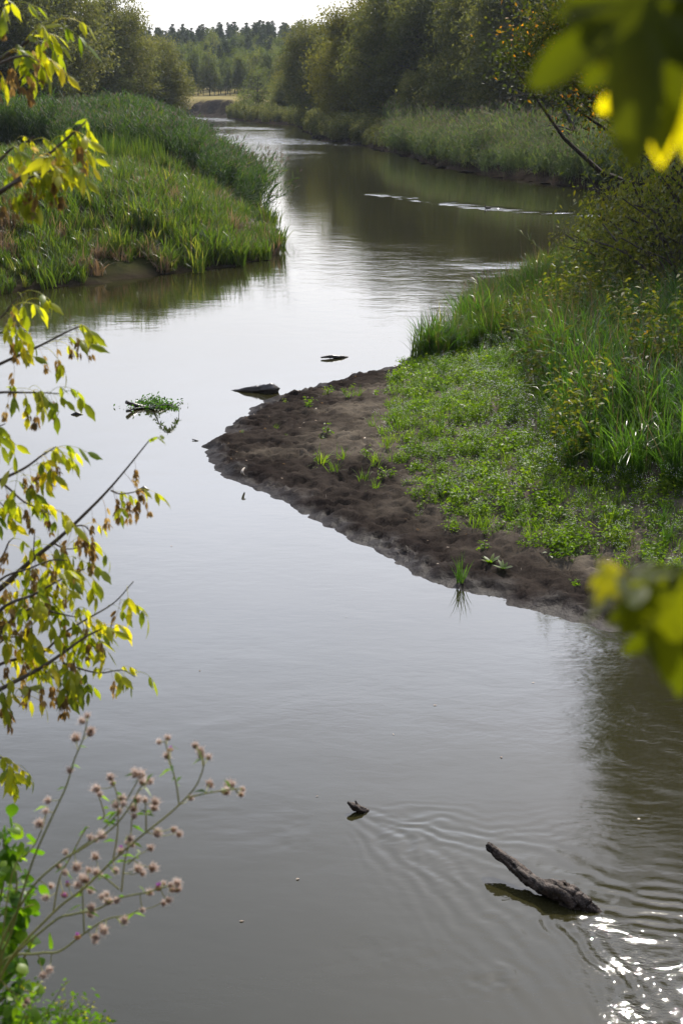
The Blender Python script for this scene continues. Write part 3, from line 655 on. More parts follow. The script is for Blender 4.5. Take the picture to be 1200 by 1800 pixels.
# undergrowth under the willows, both banks
g5 = poly([(425,214),(470,218),(520,220),(545,233),(572,248),(620,254),(700,269),(700,243),(620,236),(560,226),(520,212),(440,208),(400,205)])
g5 = np.vstack([g5[:7]+[-2, -7], g5[7:]]); p = sample(g5, .40); ug = [weed_proto(14, .9, 2.6, .26, [M['willow']], 70) for _ in range(3)]
scatter('undergrowth', 'grey green bushes and scrub at the foot of the far willows', ug, p, rng.uniform(.5, 1.2, len(p)), cat='scrub')
g6 = poly([(-300,222),(100,220),(300,220),(300,210),(100,208),(-300,210)])
p = sample(g6, .10); scatter('scrub', 'low scrub between the reeds and the left willows', ug, p, rng.uniform(.6, 1.1, len(p)), cat='scrub')

def ordinal(k):
    return ['first','second','third','fourth','fifth','sixth','seventh','eighth','ninth','tenth','eleventh','twelfth','thirteenth','fourteenth','fifteenth','sixteenth','seventeenth','eighteenth','nineteenth','twentieth',
            'twenty-first','twenty-second','twenty-third','twenty-fourth','twenty-fifth','twenty-sixth','twenty-seventh','twenty-eighth','twenty-ninth','thirtieth','thirty-first','thirty-second','thirty-third','thirty-fourth'][k]
# ------------------------------------------------------------------ trees
def shell(n, c, r, lo=.55, hi=1.0):
    d = rng.normal(size=(n, 3)); d /= np.linalg.norm(d, axis=1, keepdims=True)
    return np.array(c)+d*np.array(r)*rng.uniform(lo**3, hi**3, n)[:, None]**(1/3)
def tree_meshes(kind, ells, nper, lper, crad, ls, trunk, trad, mat, droop=.5, limbs=True, flat=1.0, aspect=.4, bark='bark'):
    cs = np.concatenate([shell(int(nper*np.prod(r)**(2/3)/10)+3, c, r) for c, r in ells])
    cs = cs[cs[:, 2] > .5]
    wood = MB(); tp = curve(trunk, 4); tr = np.linspace(trad, trad*.25, len(tp)); tube_caps(wood, tp, tr, 7, jitter=.08)
    for c in cs:
        if limbs and rng.uniform() < limbs:
            hi = np.searchsorted(tp[:, 2], c[2]-np.hypot(c[0], c[1])*.6-1); hi = int(np.clip(hi, 1, len(tp)-1)); s = tp[hi]
            mid = (s+c)/2+rng.normal(0, .06, 3)*np.linalg.norm(c-s)+[0, 0, .08*np.linalg.norm(c-s)]
            q = curve([s, mid, c], 3); r0 = min(tr[hi]*.6, .03+.013*np.linalg.norm(c-s)); V, F = tube(q, np.linspace(r0, .015, len(q)), 4); wood.add(V, F)
    lf = MB(); N = len(cs)
    n = rng.poisson(lper, N)+4; idx = np.repeat(np.arange(N), n); T = len(idx)
    rr = crad*rng.uniform(.6, 1.3, N)
    C = cs[idx]+rng.normal(size=(T, 3))*np.array([.5, .5, .42*flat])*rr[idx][:, None]
    C[:, 2] = np.maximum(C[:, 2], .3)
    D = rng.normal(size=(T, 3))+[0, 0, -droop]
    V, F = leaves(C, D, ls*rng.uniform(.6, 1.3, T), ls*aspect*rng.uniform(.7, 1.3, T), rng, .1)
    ct = rng.uniform(0, 1, N); lf.add(V, F, 0, np.clip(ct[idx]*.75+rng.uniform(0, .25, T), 0, 1))
    return wood.mesh(kind+'_trunk', [M[bark]], True), lf.mesh(kind+'_crown', [mat])
def plant_tree(name, meshes, x, y, s, rz, label, cat='tree', group=None, sz=None, mats=None):
    r = empty(name, (x, y, float(ground_h(np.array([x]), np.array([y]))[0])-.1), label, cat, group)
    r.rotation_euler = (0, 0, rz); r.scale = (s, s, sz or s)
    obj('trunk', meshes[0], r); obj('crown', meshes[1], r); return r
def wvar(k, mat, n=5):
    rg = rng; ells = [((0, 0, 11), (6, 6, 7.5)), ((rg.uniform(2, 4), rg.uniform(-3, 0), 8), (5, 4.5, 5.5)), ((-rg.uniform(2.5, 4.5), rg.uniform(-3, 1), 7), (5, 4.5, 5.5)),
            ((rg.uniform(-2, 2), -3.5, 4), (6.5, 4, 3.8)), ((rg.uniform(-1.5, 1.5), 1, 16), (4, 4, 4.2)), ((rg.uniform(3, 5), 1, 13), (3.5, 3.5, 3.5))]
    ells += [((rg.uniform(-6, 6), rg.uniform(-3, 2), rg.uniform(6, 15)), (1.6, 1.6, 2.2)) for _ in range(6)]
    return tree_meshes('willow', ells, 40, 80, 1.45, .44, [(0,0,0), (.5,.3,4), (-.3,0,9), (.4,0,15)], .5, mat, .7, .6, aspect=.36)
W = [wvar(k, M['willow']) for k in range(3)]; WY_ = [wvar(9, M['willow_yellow'])]
LBL = 'grey green willow'
right = [(548,258,.88,0,'grey green willow at the left end of the tree line across the river'),
 (512,300,.52,1,'small dark bushy willow left of the tall tree line across the river'),
 (606,228,.66,'y','low yellowing willow hanging over the water in the tree line'),
 (660,222,1.08,'y','tall willow with thin yellowing top beside the gap of sky'),
 (722,205,1.08,1,'tall willow standing behind the dark inlet, right of the yellowing one'),
 (790,196,1.10,2,'broad grey willow above the left end of the far reed bed'),
 (735,183,.42,0,'low dark willow bush at the water left of the far reed bed'),
 (862,180,1.08,0,'tall willow behind the middle of the far reed bed'),
 (935,168,1.10,1,'dark willow behind the right half of the far reed bed'),
 (1010,158,1.05,2,'tall willow behind the bare leaning branches on the right'),
 (1095,150,1.0,0,'willow at the right, mostly hidden by the blurred maple leaves'),
 (1190,146,1.0,1,'willow at the right edge of the picture behind the shrubs')]
for px, D, s, v, lb in right:
    ms = WY_[0] if v == 'y' else W[v]
    plant_tree('willow_tree', ms, XW(px, D), D, s*1.12, rng.uniform(0, 6.28), lb, group='willows across the river', sz=s)
for px, D, s, v, lb in [(195,236,.97,0,'big round willow with leaning dark trunk behind the reeds on the left'),
 (268,250,.70,1,'smaller willow at the right end of the left bank trees beside the river bend'),
 (130,228,.86,2,'willow between the big round one and the left edge trees'),
 (55,205,1.15,1,'tall silvery willow near the left edge, rising out of the picture'),
 (-30,190,1.15,0,'silvery willow at the left edge of the picture'), (-150,200,1.1,2,'willow outside the left edge of the picture, next to the silvery one'), (-270,215,1.0,1,'farther willow outside the left edge of the picture')]:
    plant_tree('willow_tree', W[v], XW(px, D), D, s*1.28, rng.uniform(0, 6.28), lb, group='willows on the left bank', sz=s*.97)
# small pale trees by the eroded bank
sm = [tree_meshes('alder', [((0,0,5.5),(3.2,3.2,4.2)), ((1.5,0,3),(2.6,2.6,2.6)), ((-1.8,.5,3),(2.6,2.6,2.6))], 42, 34, 1.3, .36, [(0,0,0),(.2,0,3),(0,0,7)], .18, m_, .3) for m_ in (M['birch'], M['willow_yellow'])]
for px, D, s, v, lb in [(455,322,1.12,0,'round green tree beside the eroded bank'), (498,316,1.0,1,'pale yellow green tree between the round tree and the tall willows'),
                        (425,326,.55,0,'low bush at the right end of the eroded bank'), (478,300,.50,0,'low grey bush at the water below the pale tree'), (440,306,.42,0,'smallest bush at the water right of the eroded bank'), (520,290,.5,0,'grey bush leaning over the water below the first tall willow')]:
    plant_tree('small_tree' if s > .8 else 'bush', sm[v], XW(px, D), D, s, rng.uniform(0, 6.28), lb, cat='tree' if s > .8 else 'bush')
# forest
B = [tree_meshes('birch', [((0,0,7.5),(2.0,2.0,5.2)), ((.3,0,5),(2.4,2.4,3))], 75, 40, 1.0, .5, [(0,0,0),(.1,0,5),(0,0,11)], .14, M['birch'], .4, .3) for _ in range(3)]
PN = []
for v in range(3):
    ells = [((rng.uniform(-.3,.3), rng.uniform(-.3,.3), z), (r, r, .7)) for z, r in zip(np.arange(7, 18.5, 1.3), [2.2, 2.7, 2.6, 2.4, 2.1, 1.8, 1.4, 1.0, .6])]
    PN.append(tree_meshes('pine', ells, 90, 34, .8, .5, [(0,0,0),(.1,0,9),(0,0,18)], .2, M['pine'], .0, .4, .5))
gB = 'birches at the foot of the wooded hill'; gP = 'pines on the wooded hill'
lbB = 'pale green birch in the row at the foot of the wooded hill'; lbP = 'dark pine standing in the forest on the hill'
# front row
for k in range(34):
    px = 255+k*9.5+rng.uniform(-3, 3); D = rng.uniform(425, 445); s = rng.uniform(.80, 1.18)
    plant_tree('birch_tree', B[k % 3], XW(px, D), D, s, rng.uniform(0, 6.28), ('tall' if s > 1.08 else 'short' if s < .88 else 'middling')+' birch, '+ordinal(k)+' from the left in the front row below the wooded hill', group=gB, sz=s*rng.uniform(.95, 1.15))
for row, (D0, n_) in enumerate([(462, 30), (490, 32), (520, 34), (552, 36), (585, 38), (620, 40), (655, 42)]):
    for k in range(n_):
        px = 230+(k+.5)*(400/n_)+rng.uniform(-6, 6); D = D0+rng.uniform(-13, 13)
        if rng.uniform() < (.55 if row < 3 else .22 if row < 5 else 0):
            plant_tree('birch_tree', B[rng.integers(3)], XW(px, D), D, rng.uniform(.85, 1.15), rng.uniform(0, 6.28), 'birch standing among the pines on the wooded hill', group='birches among the pines')
        else:
            s = rng.uniform(.68, .92) if row < 5 else rng.uniform(.62, .90)
            plant_tree('pine_tree', PN[rng.integers(3)], XW(px, D), D, s, rng.uniform(0, 6.28), lbP, group=gP)

# tall tree on the right bank (its crown shows in the water at the lower right)
tall = tree_meshes('ash', [((2.2,0,17),(5.8,4.8,8)), ((-.5,0,15),(3,3,4)), ((-1.0,0,11.5),(3,3,3.2)), ((-4.3,-.5,7.3),(2.3,2,1.1)), ((-5.8,-.3,6.7),(1.5,1.5,1.1)), ((-4.4,0,5.0),(1.2,1.2,.4)), ((-2.6,0,5.6),(1.3,1.2,.6)), ((4,0,11),(4,4,4)), ((-3.0,0,8.6),(1.6,1.6,.8))], 85, 130, 1.15, .17,
                   [(2.2,0,-.2),(1.2,0,3),(.4,0,6),(.6,0,10),(1.6,0,15),(2.4,0,21)], .30, M['ash'], .4, .9, aspect=.5)
plant_tree('ash_tree', tall, 12.6, 50, 1, 0, 'dark leaning tree with scattered orange leaves at the upper right')
t2 = tree_meshes('rust', [((0,0,9),(3.5,3.5,3.5)), ((1.5,0,14),(4.5,4,6))], 60, 56, 1.1, .24, [(.8,0,0),(.4,0,5),(.3,0,10),(1,0,15)], .22, M['rust'], .4, .8, aspect=.5)
plant_tree('red_tree', t2, 15.2, 44, .95, 0, 'tree with rusty red leaves at the top right corner')
# bare leaning snag tree
wd = MB()
def limb(pts, r0, r1, n=6):
    q = curve(pts, 5); V, F = tube(q, np.linspace(r0, r1, len(q)), n, jitter=.06); wd.add(V, F); return q
X0 = XW(1052, 112); q0 = limb([(0,0,0),(-.8,.1,1.6),(-1.9,.2,3.4),(-2.9,.1,5.4),(-3.6,.0,7.6)], .17, .05)
for b, ds, r in [(5,(-1.4,0,.6),.07),(7,(-2.2,-.4,.15),.06),(9,(-1.3,.3,1.3),.05),(11,(-2.4,0,.5),.05),(13,(1.3,.2,1.0),.05),(15,(-1.7,.2,.1),.035),(17,(-1.5,0,.9),.035),(4,(1.4,0,1.9),.06),(8,(.9,.3,1.9),.05)]:
    s = q0[b]; d = np.array(ds); q = limb([s, s+d*.5+[0,0,.25], s+d+rng.normal(0,.15,3)], r, .012, 5)
    for _ in range(5):
        t = q[rng.integers(3, len(q))]; dd = d/np.linalg.norm(d)*rng.uniform(.5, 1.3)+rng.normal(0, .5, 3); limb([t, t+dd*.5+[0,0,.1], t+dd-[0,0,.2]], .018, .005, 4)
r = empty('leaning_tree', (X0, 112, float(ground_h(np.array([X0]), np.array([112.]))[0])), 'bare dark leaning tree with long branches over the far reed bed', 'tree'); r.scale = (1.35, 1.35, 1.35)
obj('trunk', wd.mesh('bare_trunk', [M['bark']], True), r)
lf = MB(); C = q0[rng.integers(8, len(q0), 500)]+rng.normal(0, .9, (500, 3)); V, F = leaves(C, rng.normal(size=(500, 3)), .12, .05, rng); lf.add(V, F, 0, rng.uniform(0, .85, 500))
obj('crown', lf.mesh('sparse_crown', [M['ash']]), r)
# shrubs on the near right bank
SH = [tree_meshes('box_elder_shrub', [((0,0,2.9),(1.5,1.5,2.3)), ((.7,0,1.8),(1.4,1.4,1.4)), ((-.8,-.2,1.7),(1.3,1.3,1.4)), ((.2,0,4.7),(.8,.8,1.1))], 120, 34, .62, .13, [(0,0,0),(.1,0,2),(0,0,4.6)], .07, M['elder_far'], .9, .8, aspect=.42) for _ in range(2)]
DS = [tree_meshes('dark_shrub', [((0,0,1.5),(1.5,1.4,1.2)), ((1.0,0,1.1),(1.2,1.2,1)), ((-1.1,.2,1),(1.2,1.2,.9))], 120, 40, .5, .10, [(0,0,0),(.1,0,1),(0,0,2)], .05, M['shrub'], .2, .7, aspect=.45) for _ in range(2)]
for px, D, s, v, lb in [(1135,43,1.15,0,'yellow green shrub under the blurred maple leaf, nearest to the river'), (1200,40,1.3,1,'taller yellow green shrub at the right edge beside the first one'), (1250,37,1.3,0,'yellow green shrub at the right edge, mostly outside the picture')]:
    plant_tree('shrub', SH[v], XW(px, D), D, s, rng.uniform(0, 6.28), lb, cat='shrub')
for px, D, s, v, lb in [(1085,47,1.0,0,'dark shrub at the back water edge of the near bank'), (1140,41,1.15,1,'dark shrub in front of the yellow green shrub'), (1185,38,1.15,0,'dark shrub at the right edge above the long grass'),
                        (1048,46,.7,1,'low dark shrub nearest the water behind the sedge'), (1215,35,1.35,1,'dark shrub cut by the right edge of the picture'), (1085,39,.55,0,'low brownish shrub between the long grass and the dark shrubs')]:
    plant_tree('shrub', DS[v], XW(px, D), D, s, rng.uniform(0, 6.28), lb, cat='shrub', group='dark shrubs on the near bank')

# ------------------------------------------------------------------ single reeds rising from the near bank
def single_reed(px, py, z, h, lean, label, hd=2.6):
    b = P(px, py, z); mb = MB(); d = np.array([math.cos(hd)*math.sin(lean), math.sin(hd)*math.sin(lean), math.cos(lean)])
    path = curve([(0,0,0), d*h*.5, d*h+np.array([math.cos(hd), 0, -.25])*h*.12], 4); V, F = tube(path, np.linspace(.009, .003, len(path)), 4); mb.add(V, F, 0, .7)
    n = 10; t = np.linspace(.35, .98, n); B_ = np.array([path[int(tt*(len(path)-1))] for tt in t])
    add_blades(mb, B_, hd+rng.normal(0, .9, n), rng.uniform(.5, 1.1, n), .38, .03, seg=4, curl=.9)
    r = mb.build('reed', [M['grass']], loc=(b.x, b.y, z)); tag(r, label, 'reed', 'single reeds on the near bank')
single_reed(985, 485, .3, 2.3, .75, 'long reed leaning left over the water above the sedge')
single_reed(1075, 425, .5, 1.8, .35, 'single upright reed against the dark water left of the shrubs')
single_reed(960, 520, .3, 1.5, .5, 'shorter reed leaning from the back of the sedge')

# ------------------------------------------------------------------ plants on the sand, one by one
def gz(p): return float(ground_h(np.array([p.x]), np.array([p.y]))[0])
tuft_m = [grass_proto(26, .10, .34, .014, [M['herb']], .75, 1.3) for _ in range(3)]
seed_m = [weed_proto(4, .003, .16, .07, [M['herb']], 12) for _ in range(3)]
for k, (px, py, s) in enumerate(sorted([(568,808,1.2),(600,803,1.0),(585,822,.9),(640,832,1.0),(660,812,1.1),(678,790,1.0),(690,765,1.2),(672,770,1.1),(700,750,1.0),(628,697,.9),(610,700,.7),(660,850,.8),(655,756,.8),(486,740,.5)])):
    p = P(px, py, .3); o = obj('grass_tuft', tuft_m[k % 3]); o.location = (p.x, p.y, gz(p)-.01); o.rotation_euler = (0, 0, k*1.3); o.scale = (s,)*3
    tag(o, 'bright green grass tuft, '+ordinal(k)+' from the left among the tufts on bare brown sand', 'grass tuft', 'grass tufts on the sandbank')
for k, (px, py, s) in enumerate(sorted([(543,715,1.1),(575,688,.9),(605,690,.7),(575,765,1.0),(565,770,.7),(583,676,.6),(500,698,.5),(555,802,.7),(660,700,.8),(690,690,.9),(645,802,1),(672,838,1),(688,835,.8),(1013,1012,.9),(850,955,.9),(620,680,.6),(425,752,.4),(503,757,.4)])):
    p = P(px, py, .3); o = obj('seedling', seed_m[k % 3]); o.location = (p.x, p.y, gz(p)-.01); o.rotation_euler = (0, 0, k*1.7); o.scale = (s,)*3
    tag(o, 'broad leaved seedling, '+ordinal(k)+' from the left among the seedlings on the sandbank', 'seedling', 'seedlings on the sandbank')
# rush tuft at the water's edge
p = P(808, 1026, .02); mb = MB(); n = 34
add_blades(mb, disk(n, .06), rng.uniform(0, 6.28, n), np.abs(rng.normal(.12, .26, n)), rng.uniform(.25, .62, n), .011, curl=rng.uniform(.1, .8, n))
tag(mb.build('rush_tuft', [M['long_grass']], loc=(p.x, p.y, 0.0)), 'dark rush tuft standing at the water edge, mirrored in the river', 'rush')
for k, (px, py) in enumerate([(862, 972), (885, 985)]):
    p = P(px, py, .3); mb = MB(); n = 9; a = np.linspace(0, 6.28, n, False)+rng.uniform(-.3, .3, n)
    add_blades(mb, np.zeros((n, 3)), a, rng.uniform(.9, 1.25, n), rng.uniform(.14, .22, n), .055, curl=.5)
    tag(mb.build('dock_plant', [M['herb']], loc=(p.x, p.y, gz(p))), ['broad leaved dock rosette on the dark mud right of the rush tuft', 'smaller dock rosette just below the broad leaved one on the mud'][k], 'weed')

# small litter: broken stalks, twigs and fallen leaves on the sand, a few bits afloat
q = sample(np.array([[-5, 16], [8, 16], [8, 40], [-5, 40]]), 2.2); sr = sdist(q[:, 0], q[:, 1], RIGHT); sv_q = sdist(q[:, 0], q[:, 1], SANDVEG)
q = q[(sr > .15) & (sv_q < .3)]; n = len(q); zq = ground_h(q[:, 0], q[:, 1])+.012; mb = MB()
for k in range(n):
    a = rng.uniform(0, 6.28); L_ = rng.uniform(.03, .16); c = np.array([q[k, 0], q[k, 1], zq[k]]); e = c+np.array([math.cos(a)*L_, math.sin(a)*L_, rng.uniform(.0, .03)])
    if k % 2: V, F = tube([c, (c+e)/2+[0, 0, .008], e], [.004, .005, .003], 4); mb.add(V, F, 0)
    else: V, F = leaves(c[None], np.array([[math.cos(a), math.sin(a), .15]]), .07, .035, rng); mb.add(V, F, 1, rng.uniform(.2, 1))
tag(mb.build('litter', [M['twig'], M['dry']]), 'broken twigs and fallen leaves scattered over the sandbank', kind='stuff')
mb = MB()
for px, py in [(520,1547),(1125,1440),(690,1290),(350,1180),(610,1085),(505,905),(280,760),(420,1620),(760,1240),(880,1330),(300,960),(560,1400),(470,760),(655,628),(320,640),(940,1200)]:
    c = np.array(P(px, py))+[0, 0, .004]; a = rng.uniform(0, 6.28); V, F = leaves(c[None], np.array([[math.cos(a), math.sin(a), .04]]), rng.uniform(.03, .06), .03, rng); V[:, 2] = .004+rng.uniform(0, .006, 4); mb.add(V, F, 0, .4)
tag(mb.build('floating_leaves', [M['dry']]), 'a few tiny fallen leaves drifting on the river', kind='stuff')
# ------------------------------------------------------------------ driftwood
def wood(name, pts, rad, mat, label, n=10, jit=.12, cat='driftwood', seed=1, extra=None, k=6):
    pts = [np.array(q, float) for q in pts]; base = pts[0].copy(); q = curve([x-base for x in pts], k)
    rr = np.interp(np.linspace(0, 1, len(q)), np.linspace(0, 1, len(rad)), rad)
    rg = np.random.default_rng(seed); mb = MB()
    q = q+rg.normal(0, 1, q.shape)*rr[:, None]*.06
    n = n*2; V, F = tube(q, rr, n); V = gnarl(V, n, q, rr, jit*3.2, seed); mb.add(V, F)
    m = len(q); mb.add(np.vstack([V[:n], V[:n].mean(0)]), [[(i+1) % n, i, n] for i in range(n)]); mb.add(np.vstack([V[-n:], V[-n:].mean(0)+(q[-1]-q[-2])*.3]), [[i, (i+1) % n, n] for i in range(n)])
    if extra:
        for e in extra:
            e_ = curve([np.array(x, float)-base for x in e[0]], 4); tube_caps(mb, e_, np.linspace(e[1], e[2], len(e_)), 7, jitter=jit, seed=seed+5)
    o = mb.build(name, [mat], loc=tuple(base), smooth_=False); tag(o, label, cat)
    for pl in o.data.polygons: pl.use_smooth = True
    return o
def pz(px, py, z): p = P(px, py, z); return (p.x, p.y, z)
# large snag in the foreground: thick knuckle at the water, long arm rising to the upper left
wood('driftwood_snag', [pz(1056, 1608, -.03), pz(1030, 1592, .015), pz(1000, 1574, .07), pz(975, 1563, .095), pz(945, 1556, .09), pz(915, 1533, .12), pz(890, 1512, .16), pz(862, 1490, .21), pz(856, 1486, .22)],
     [.03, .066, .082, .088, .060, .054, .047, .040, .018], M['driftwood'], 'forked grey driftwood snag rising from the river at the lower right', 12, .13, seed=4, k=10,
     extra=[([pz(1010,1592,.02), pz(990,1572,.10), pz(968,1562,.135), pz(958,1560,.12)], .055, .035), ([pz(1046,1603,-.05), pz(1010,1600,-.03), pz(985,1588,-.01)], .05, .045), ([pz(940,1552,.11), pz(922,1538,.14), pz(908,1528,.155)], .028, .022)])
wood('driftwood_tip', [pz(650, 1430, -.05), pz(636, 1424, .02), pz(622, 1418, .055), pz(611, 1410, .09)], [.03, .034, .034, .012], M['driftwood'], 'broken driftwood tip poking out at the apex of the ripples', 9, .16, seed=6,
     extra=[([pz(630,1422,.03), pz(627,1413,.08), pz(624,1407,.11)], .022, .006)])
wood('floating_log', [pz(405, 688, -.03), pz(430, 686, .02), pz(455, 685, .05), pz(475, 684, .09), pz(488, 684, .06)], [.03, .07, .085, .11, .06], M['wet_wood'], 'wet brown log lying in the water off the left of the sandbank', 10, .15, seed=8)
wood('floating_log', [pz(564, 628, .05), pz(580, 627, .05), pz(600, 628, .02), pz(618, 629, -.04)], [.02, .045, .04, .02], M['wet_wood'], 'thin black log afloat beyond the tip of the sandbank', 8, .12, seed=9)
wood('floating_log', [pz(707, 636, -.02), pz(722, 635, .06), pz(745, 632, .12), pz(775, 630, .15)], [.03, .10, .13, .13], M['wet_wood'], 'dark log at the back corner of the sandbank under the grass', 9, .1, seed=10)
wood('bare_stick', [pz(429, 835, .17), pz(426, 831, .24), pz(427, 826, .28), pz(430, 822, .30)], [.016, .022, .020, .010], M['bone_wood'], 'short pale curved stick standing on the wet sand', 7, .1, cat='stick', seed=11)
wood('floating_twig', [pz(125, 729, .0), pz(135, 728, .006), pz(146, 729, .0)], [.015, .05, .01], M['wet_wood'], 'small dark twig breaking the surface left of the leafy branch', 6, cat='twig', seed=12)
wood('floating_twig', [pz(243, 861, -.01), pz(253, 859, .01), pz(262, 861, .0)], [.012, .045, .01], M['wet_wood'], 'tiny dark twig in the water beside the tip of the long bare branch', 6, cat='twig', seed=13)
wood('floating_twig', [pz(338, 772, .02), pz(345, 774, .01), pz(352, 776, -.01)], [.01, .012, .006], M['wet_wood'], 'tiny floating twig just left of the sandbank corner', 6, cat='twig', seed=14)
# drifting branch with leaves
b0 = P(265, 714); r = empty('drifting_branch', (b0.x, b0.y, 0), 'leafy green branch with a dark broken end stranded in the river', 'branch')
mb = MB(); bw = lambda px, py, z: np.array(pz(px, py, z))-np.array((b0.x, b0.y, 0))
for pts, r0, r1 in [([bw(222,707,.18), bw(238,712,.08), bw(262,718,.0)], .045, .05), ([bw(262,718,.0), bw(275,716,.05), bw(298,718,-.02)], .04, .02), ([bw(222,722,.01), bw(240,718,.03), bw(262,716,.02)], .02, .02),
                    ([bw(270,716,.05), bw(285,712,.28), bw(300,712,.30), bw(312,716,.15), bw(315,718,.03)], .014, .006)]:
    q = curve(pts, 4); tube_caps(mb, q, np.linspace(r0, r1, len(q)), 6, jitter=.1)
obj('branch', mb.mesh('drift_branch', [M['wet_wood']], True), r)
mb = MB(); N = 420; cx_ = rng.normal(0, .27, N); C = np.stack([cx_+.05, rng.normal(0, .22, N), np.abs(rng.normal(0, .10, N))*np.exp(-(cx_/.4)**2)+.01], 1)
V, F = leaves(C, rng.normal(size=(N, 3))+[0, 0, .3], .10, .04, rng, .2); mb.add(V, F, 0, rng.uniform(0, .8, N))
arc = curve([bw(270,716,.05), bw(285,712,.28), bw(300,712,.30), bw(312,716,.15)], 6); C = arc[rng.integers(4, len(arc), 50)]
V, F = leaves(C, rng.normal(size=(50, 3))*.6+[0, 0, -1], .13, .045, rng); mb.add(V, F, 0, rng.uniform(.2, .9, 50))
tag(obj('foliage', mb.mesh('drift_foliage', [M['long_grass']]), r), kind='stuff')

# ------------------------------------------------------------------ duck
p = P(857, 367); r = empty('duck', (p.x, p.y, 0), 'small dark duck swimming on the dark water at the start of the bright streak', 'duck')
mb = MB(); q = curve([(.20,0,.09),(.12,0,.06),(0,0,.05),(-.10,0,.06),(-.15,0,.10),(-.17,0,.17),(-.19,0,.21),(-.22,0,.215)], 4)
rr = np.interp(np.linspace(0,1,len(q)), np.linspace(0,1,8), [.012,.06,.085,.075,.045,.032,.042,.022]); tube_caps(mb, q, rr, 10); obj('body', mb.mesh('duck_body', [M['feather']], True), r)
mb = MB(); tube_caps(mb, [(-.23,0,.212),(-.25,0,.206),(-.275,0,.20)], [.014,.013,.006], 6); obj('bill', mb.mesh('duck_bill', [M['bill']], True), r)

# ------------------------------------------------------------------ foreground: box elder
def leaflet(L, W, fold=.25, droop=.35, st=5, lobed=False):
    t = np.linspace(0, 1, st+1); w = W*.5*np.sin(np.pi*np.clip(t, 0, 1)**.75)**.9; w[0] = .0; w[-1] = 0
    if lobed: w[3] *= 1.18; w[4] *= .8
    V = []; F = []
    for k in range(st+1):
        x = L*t[k]; z = -droop*L*t[k]**2
        V += [(x, -w[k], z-w[k]*fold), (x, 0, z), (x, w[k], z-w[k]*fold)]
    for k in range(st):
        a = 3*k; F += [[a, a+3, a+4, a+1], [a+1, a+4, a+5, a+2]]
    return np.array(V, float), np.array(F)
def xf(V, R, t): return V @ np.array(R).T + np.array(t)
def compound_leaf(nl, mats, L=.066, W=.025):
    """petiole along +X then drooping; leaflets hang"""
    mb = MB(); pet = curve([(0,0,0), (.035,0,.006), (.075,0,-.012), (.11,0,-.045)], 3); V, F = tube(pet, .0011, 3); mb.add(V, F, 0, .9)
    spots = [(len(pet)-1, 0, 1.0)]
    if nl >= 3: spots += [(len(pet)-3, 1, .9), (len(pet)-3, -1, .9)]
    if nl >= 5: spots += [(len(pet)-6, 1, .75), (len(pet)-6, -1, .75)]
    for i, s, k in spots:
        V, F = leaflet(L*k*rng.uniform(.85, 1.15), W*k*rng.uniform(.85, 1.2), rng.uniform(.1, .6), rng.uniform(.15, .6), 5, True)
        yaw = s*rng.uniform(.6, 1.1)+rng.normal(0, .15); pitch = rng.uniform(.5, 1.25)
        R = Euler((rng.normal(0, .5), pitch, yaw)).to_matrix(); mb.add(xf(V, R, pet[i]), F, 0, rng.uniform(.1, .9))
    return mb.mesh('compound_leaf', mats, True)
def samara_cluster(mats, n=9):
    mb = MB(); ax = curve([(0,0,0), (.01,0,-.04), (.012,0,-.10)], 3); V, F = tube(ax, .0008, 3); mb.add(V, F, 0, .2)
    for k in range(n):
        s = ax[rng.integers(3, len(ax))]; a = rng.uniform(0, 6.28)
        for sgn in (-1, 1):
            V, F = leaflet(.032, .011, .1, .2, 4)
            R = Euler((rng.normal(0, .4), 1.15+rng.normal(0, .2), a+sgn*.55)).to_matrix(); mb.add(xf(V, R, s+[.006*math.cos(a), .006*math.sin(a), -.005]), F, 0, rng.uniform(0, 1))
    return mb.mesh('samara_cluster', mats, True)
LEAF = [compound_leaf(n, [M['elder']]) for n in (3, 3, 5, 5, 5, 3)]
SAM = [samara_cluster([M['samara']], n) for n in (7, 9, 12)]
tx, ty = -2.15, 5.3
root = empty('box_elder_tree', (tx, ty, gz(Vector((tx, ty)))), 'box elder with yellow green leaves and hanging seeds reaching in from the left edge', 'tree')
rb = np.array(root.location)
mb = MB(); tk = curve([(0,0,-.1), (.05,0,1.5), (-.05,.05,3.2), (.05,0,5.5)], 6); tube_caps(mb, tk, np.linspace(.11, .05, len(tk)), 9, jitter=.05); mb.build('trunk', [M['bark']], root, True)
nleaf = [0]
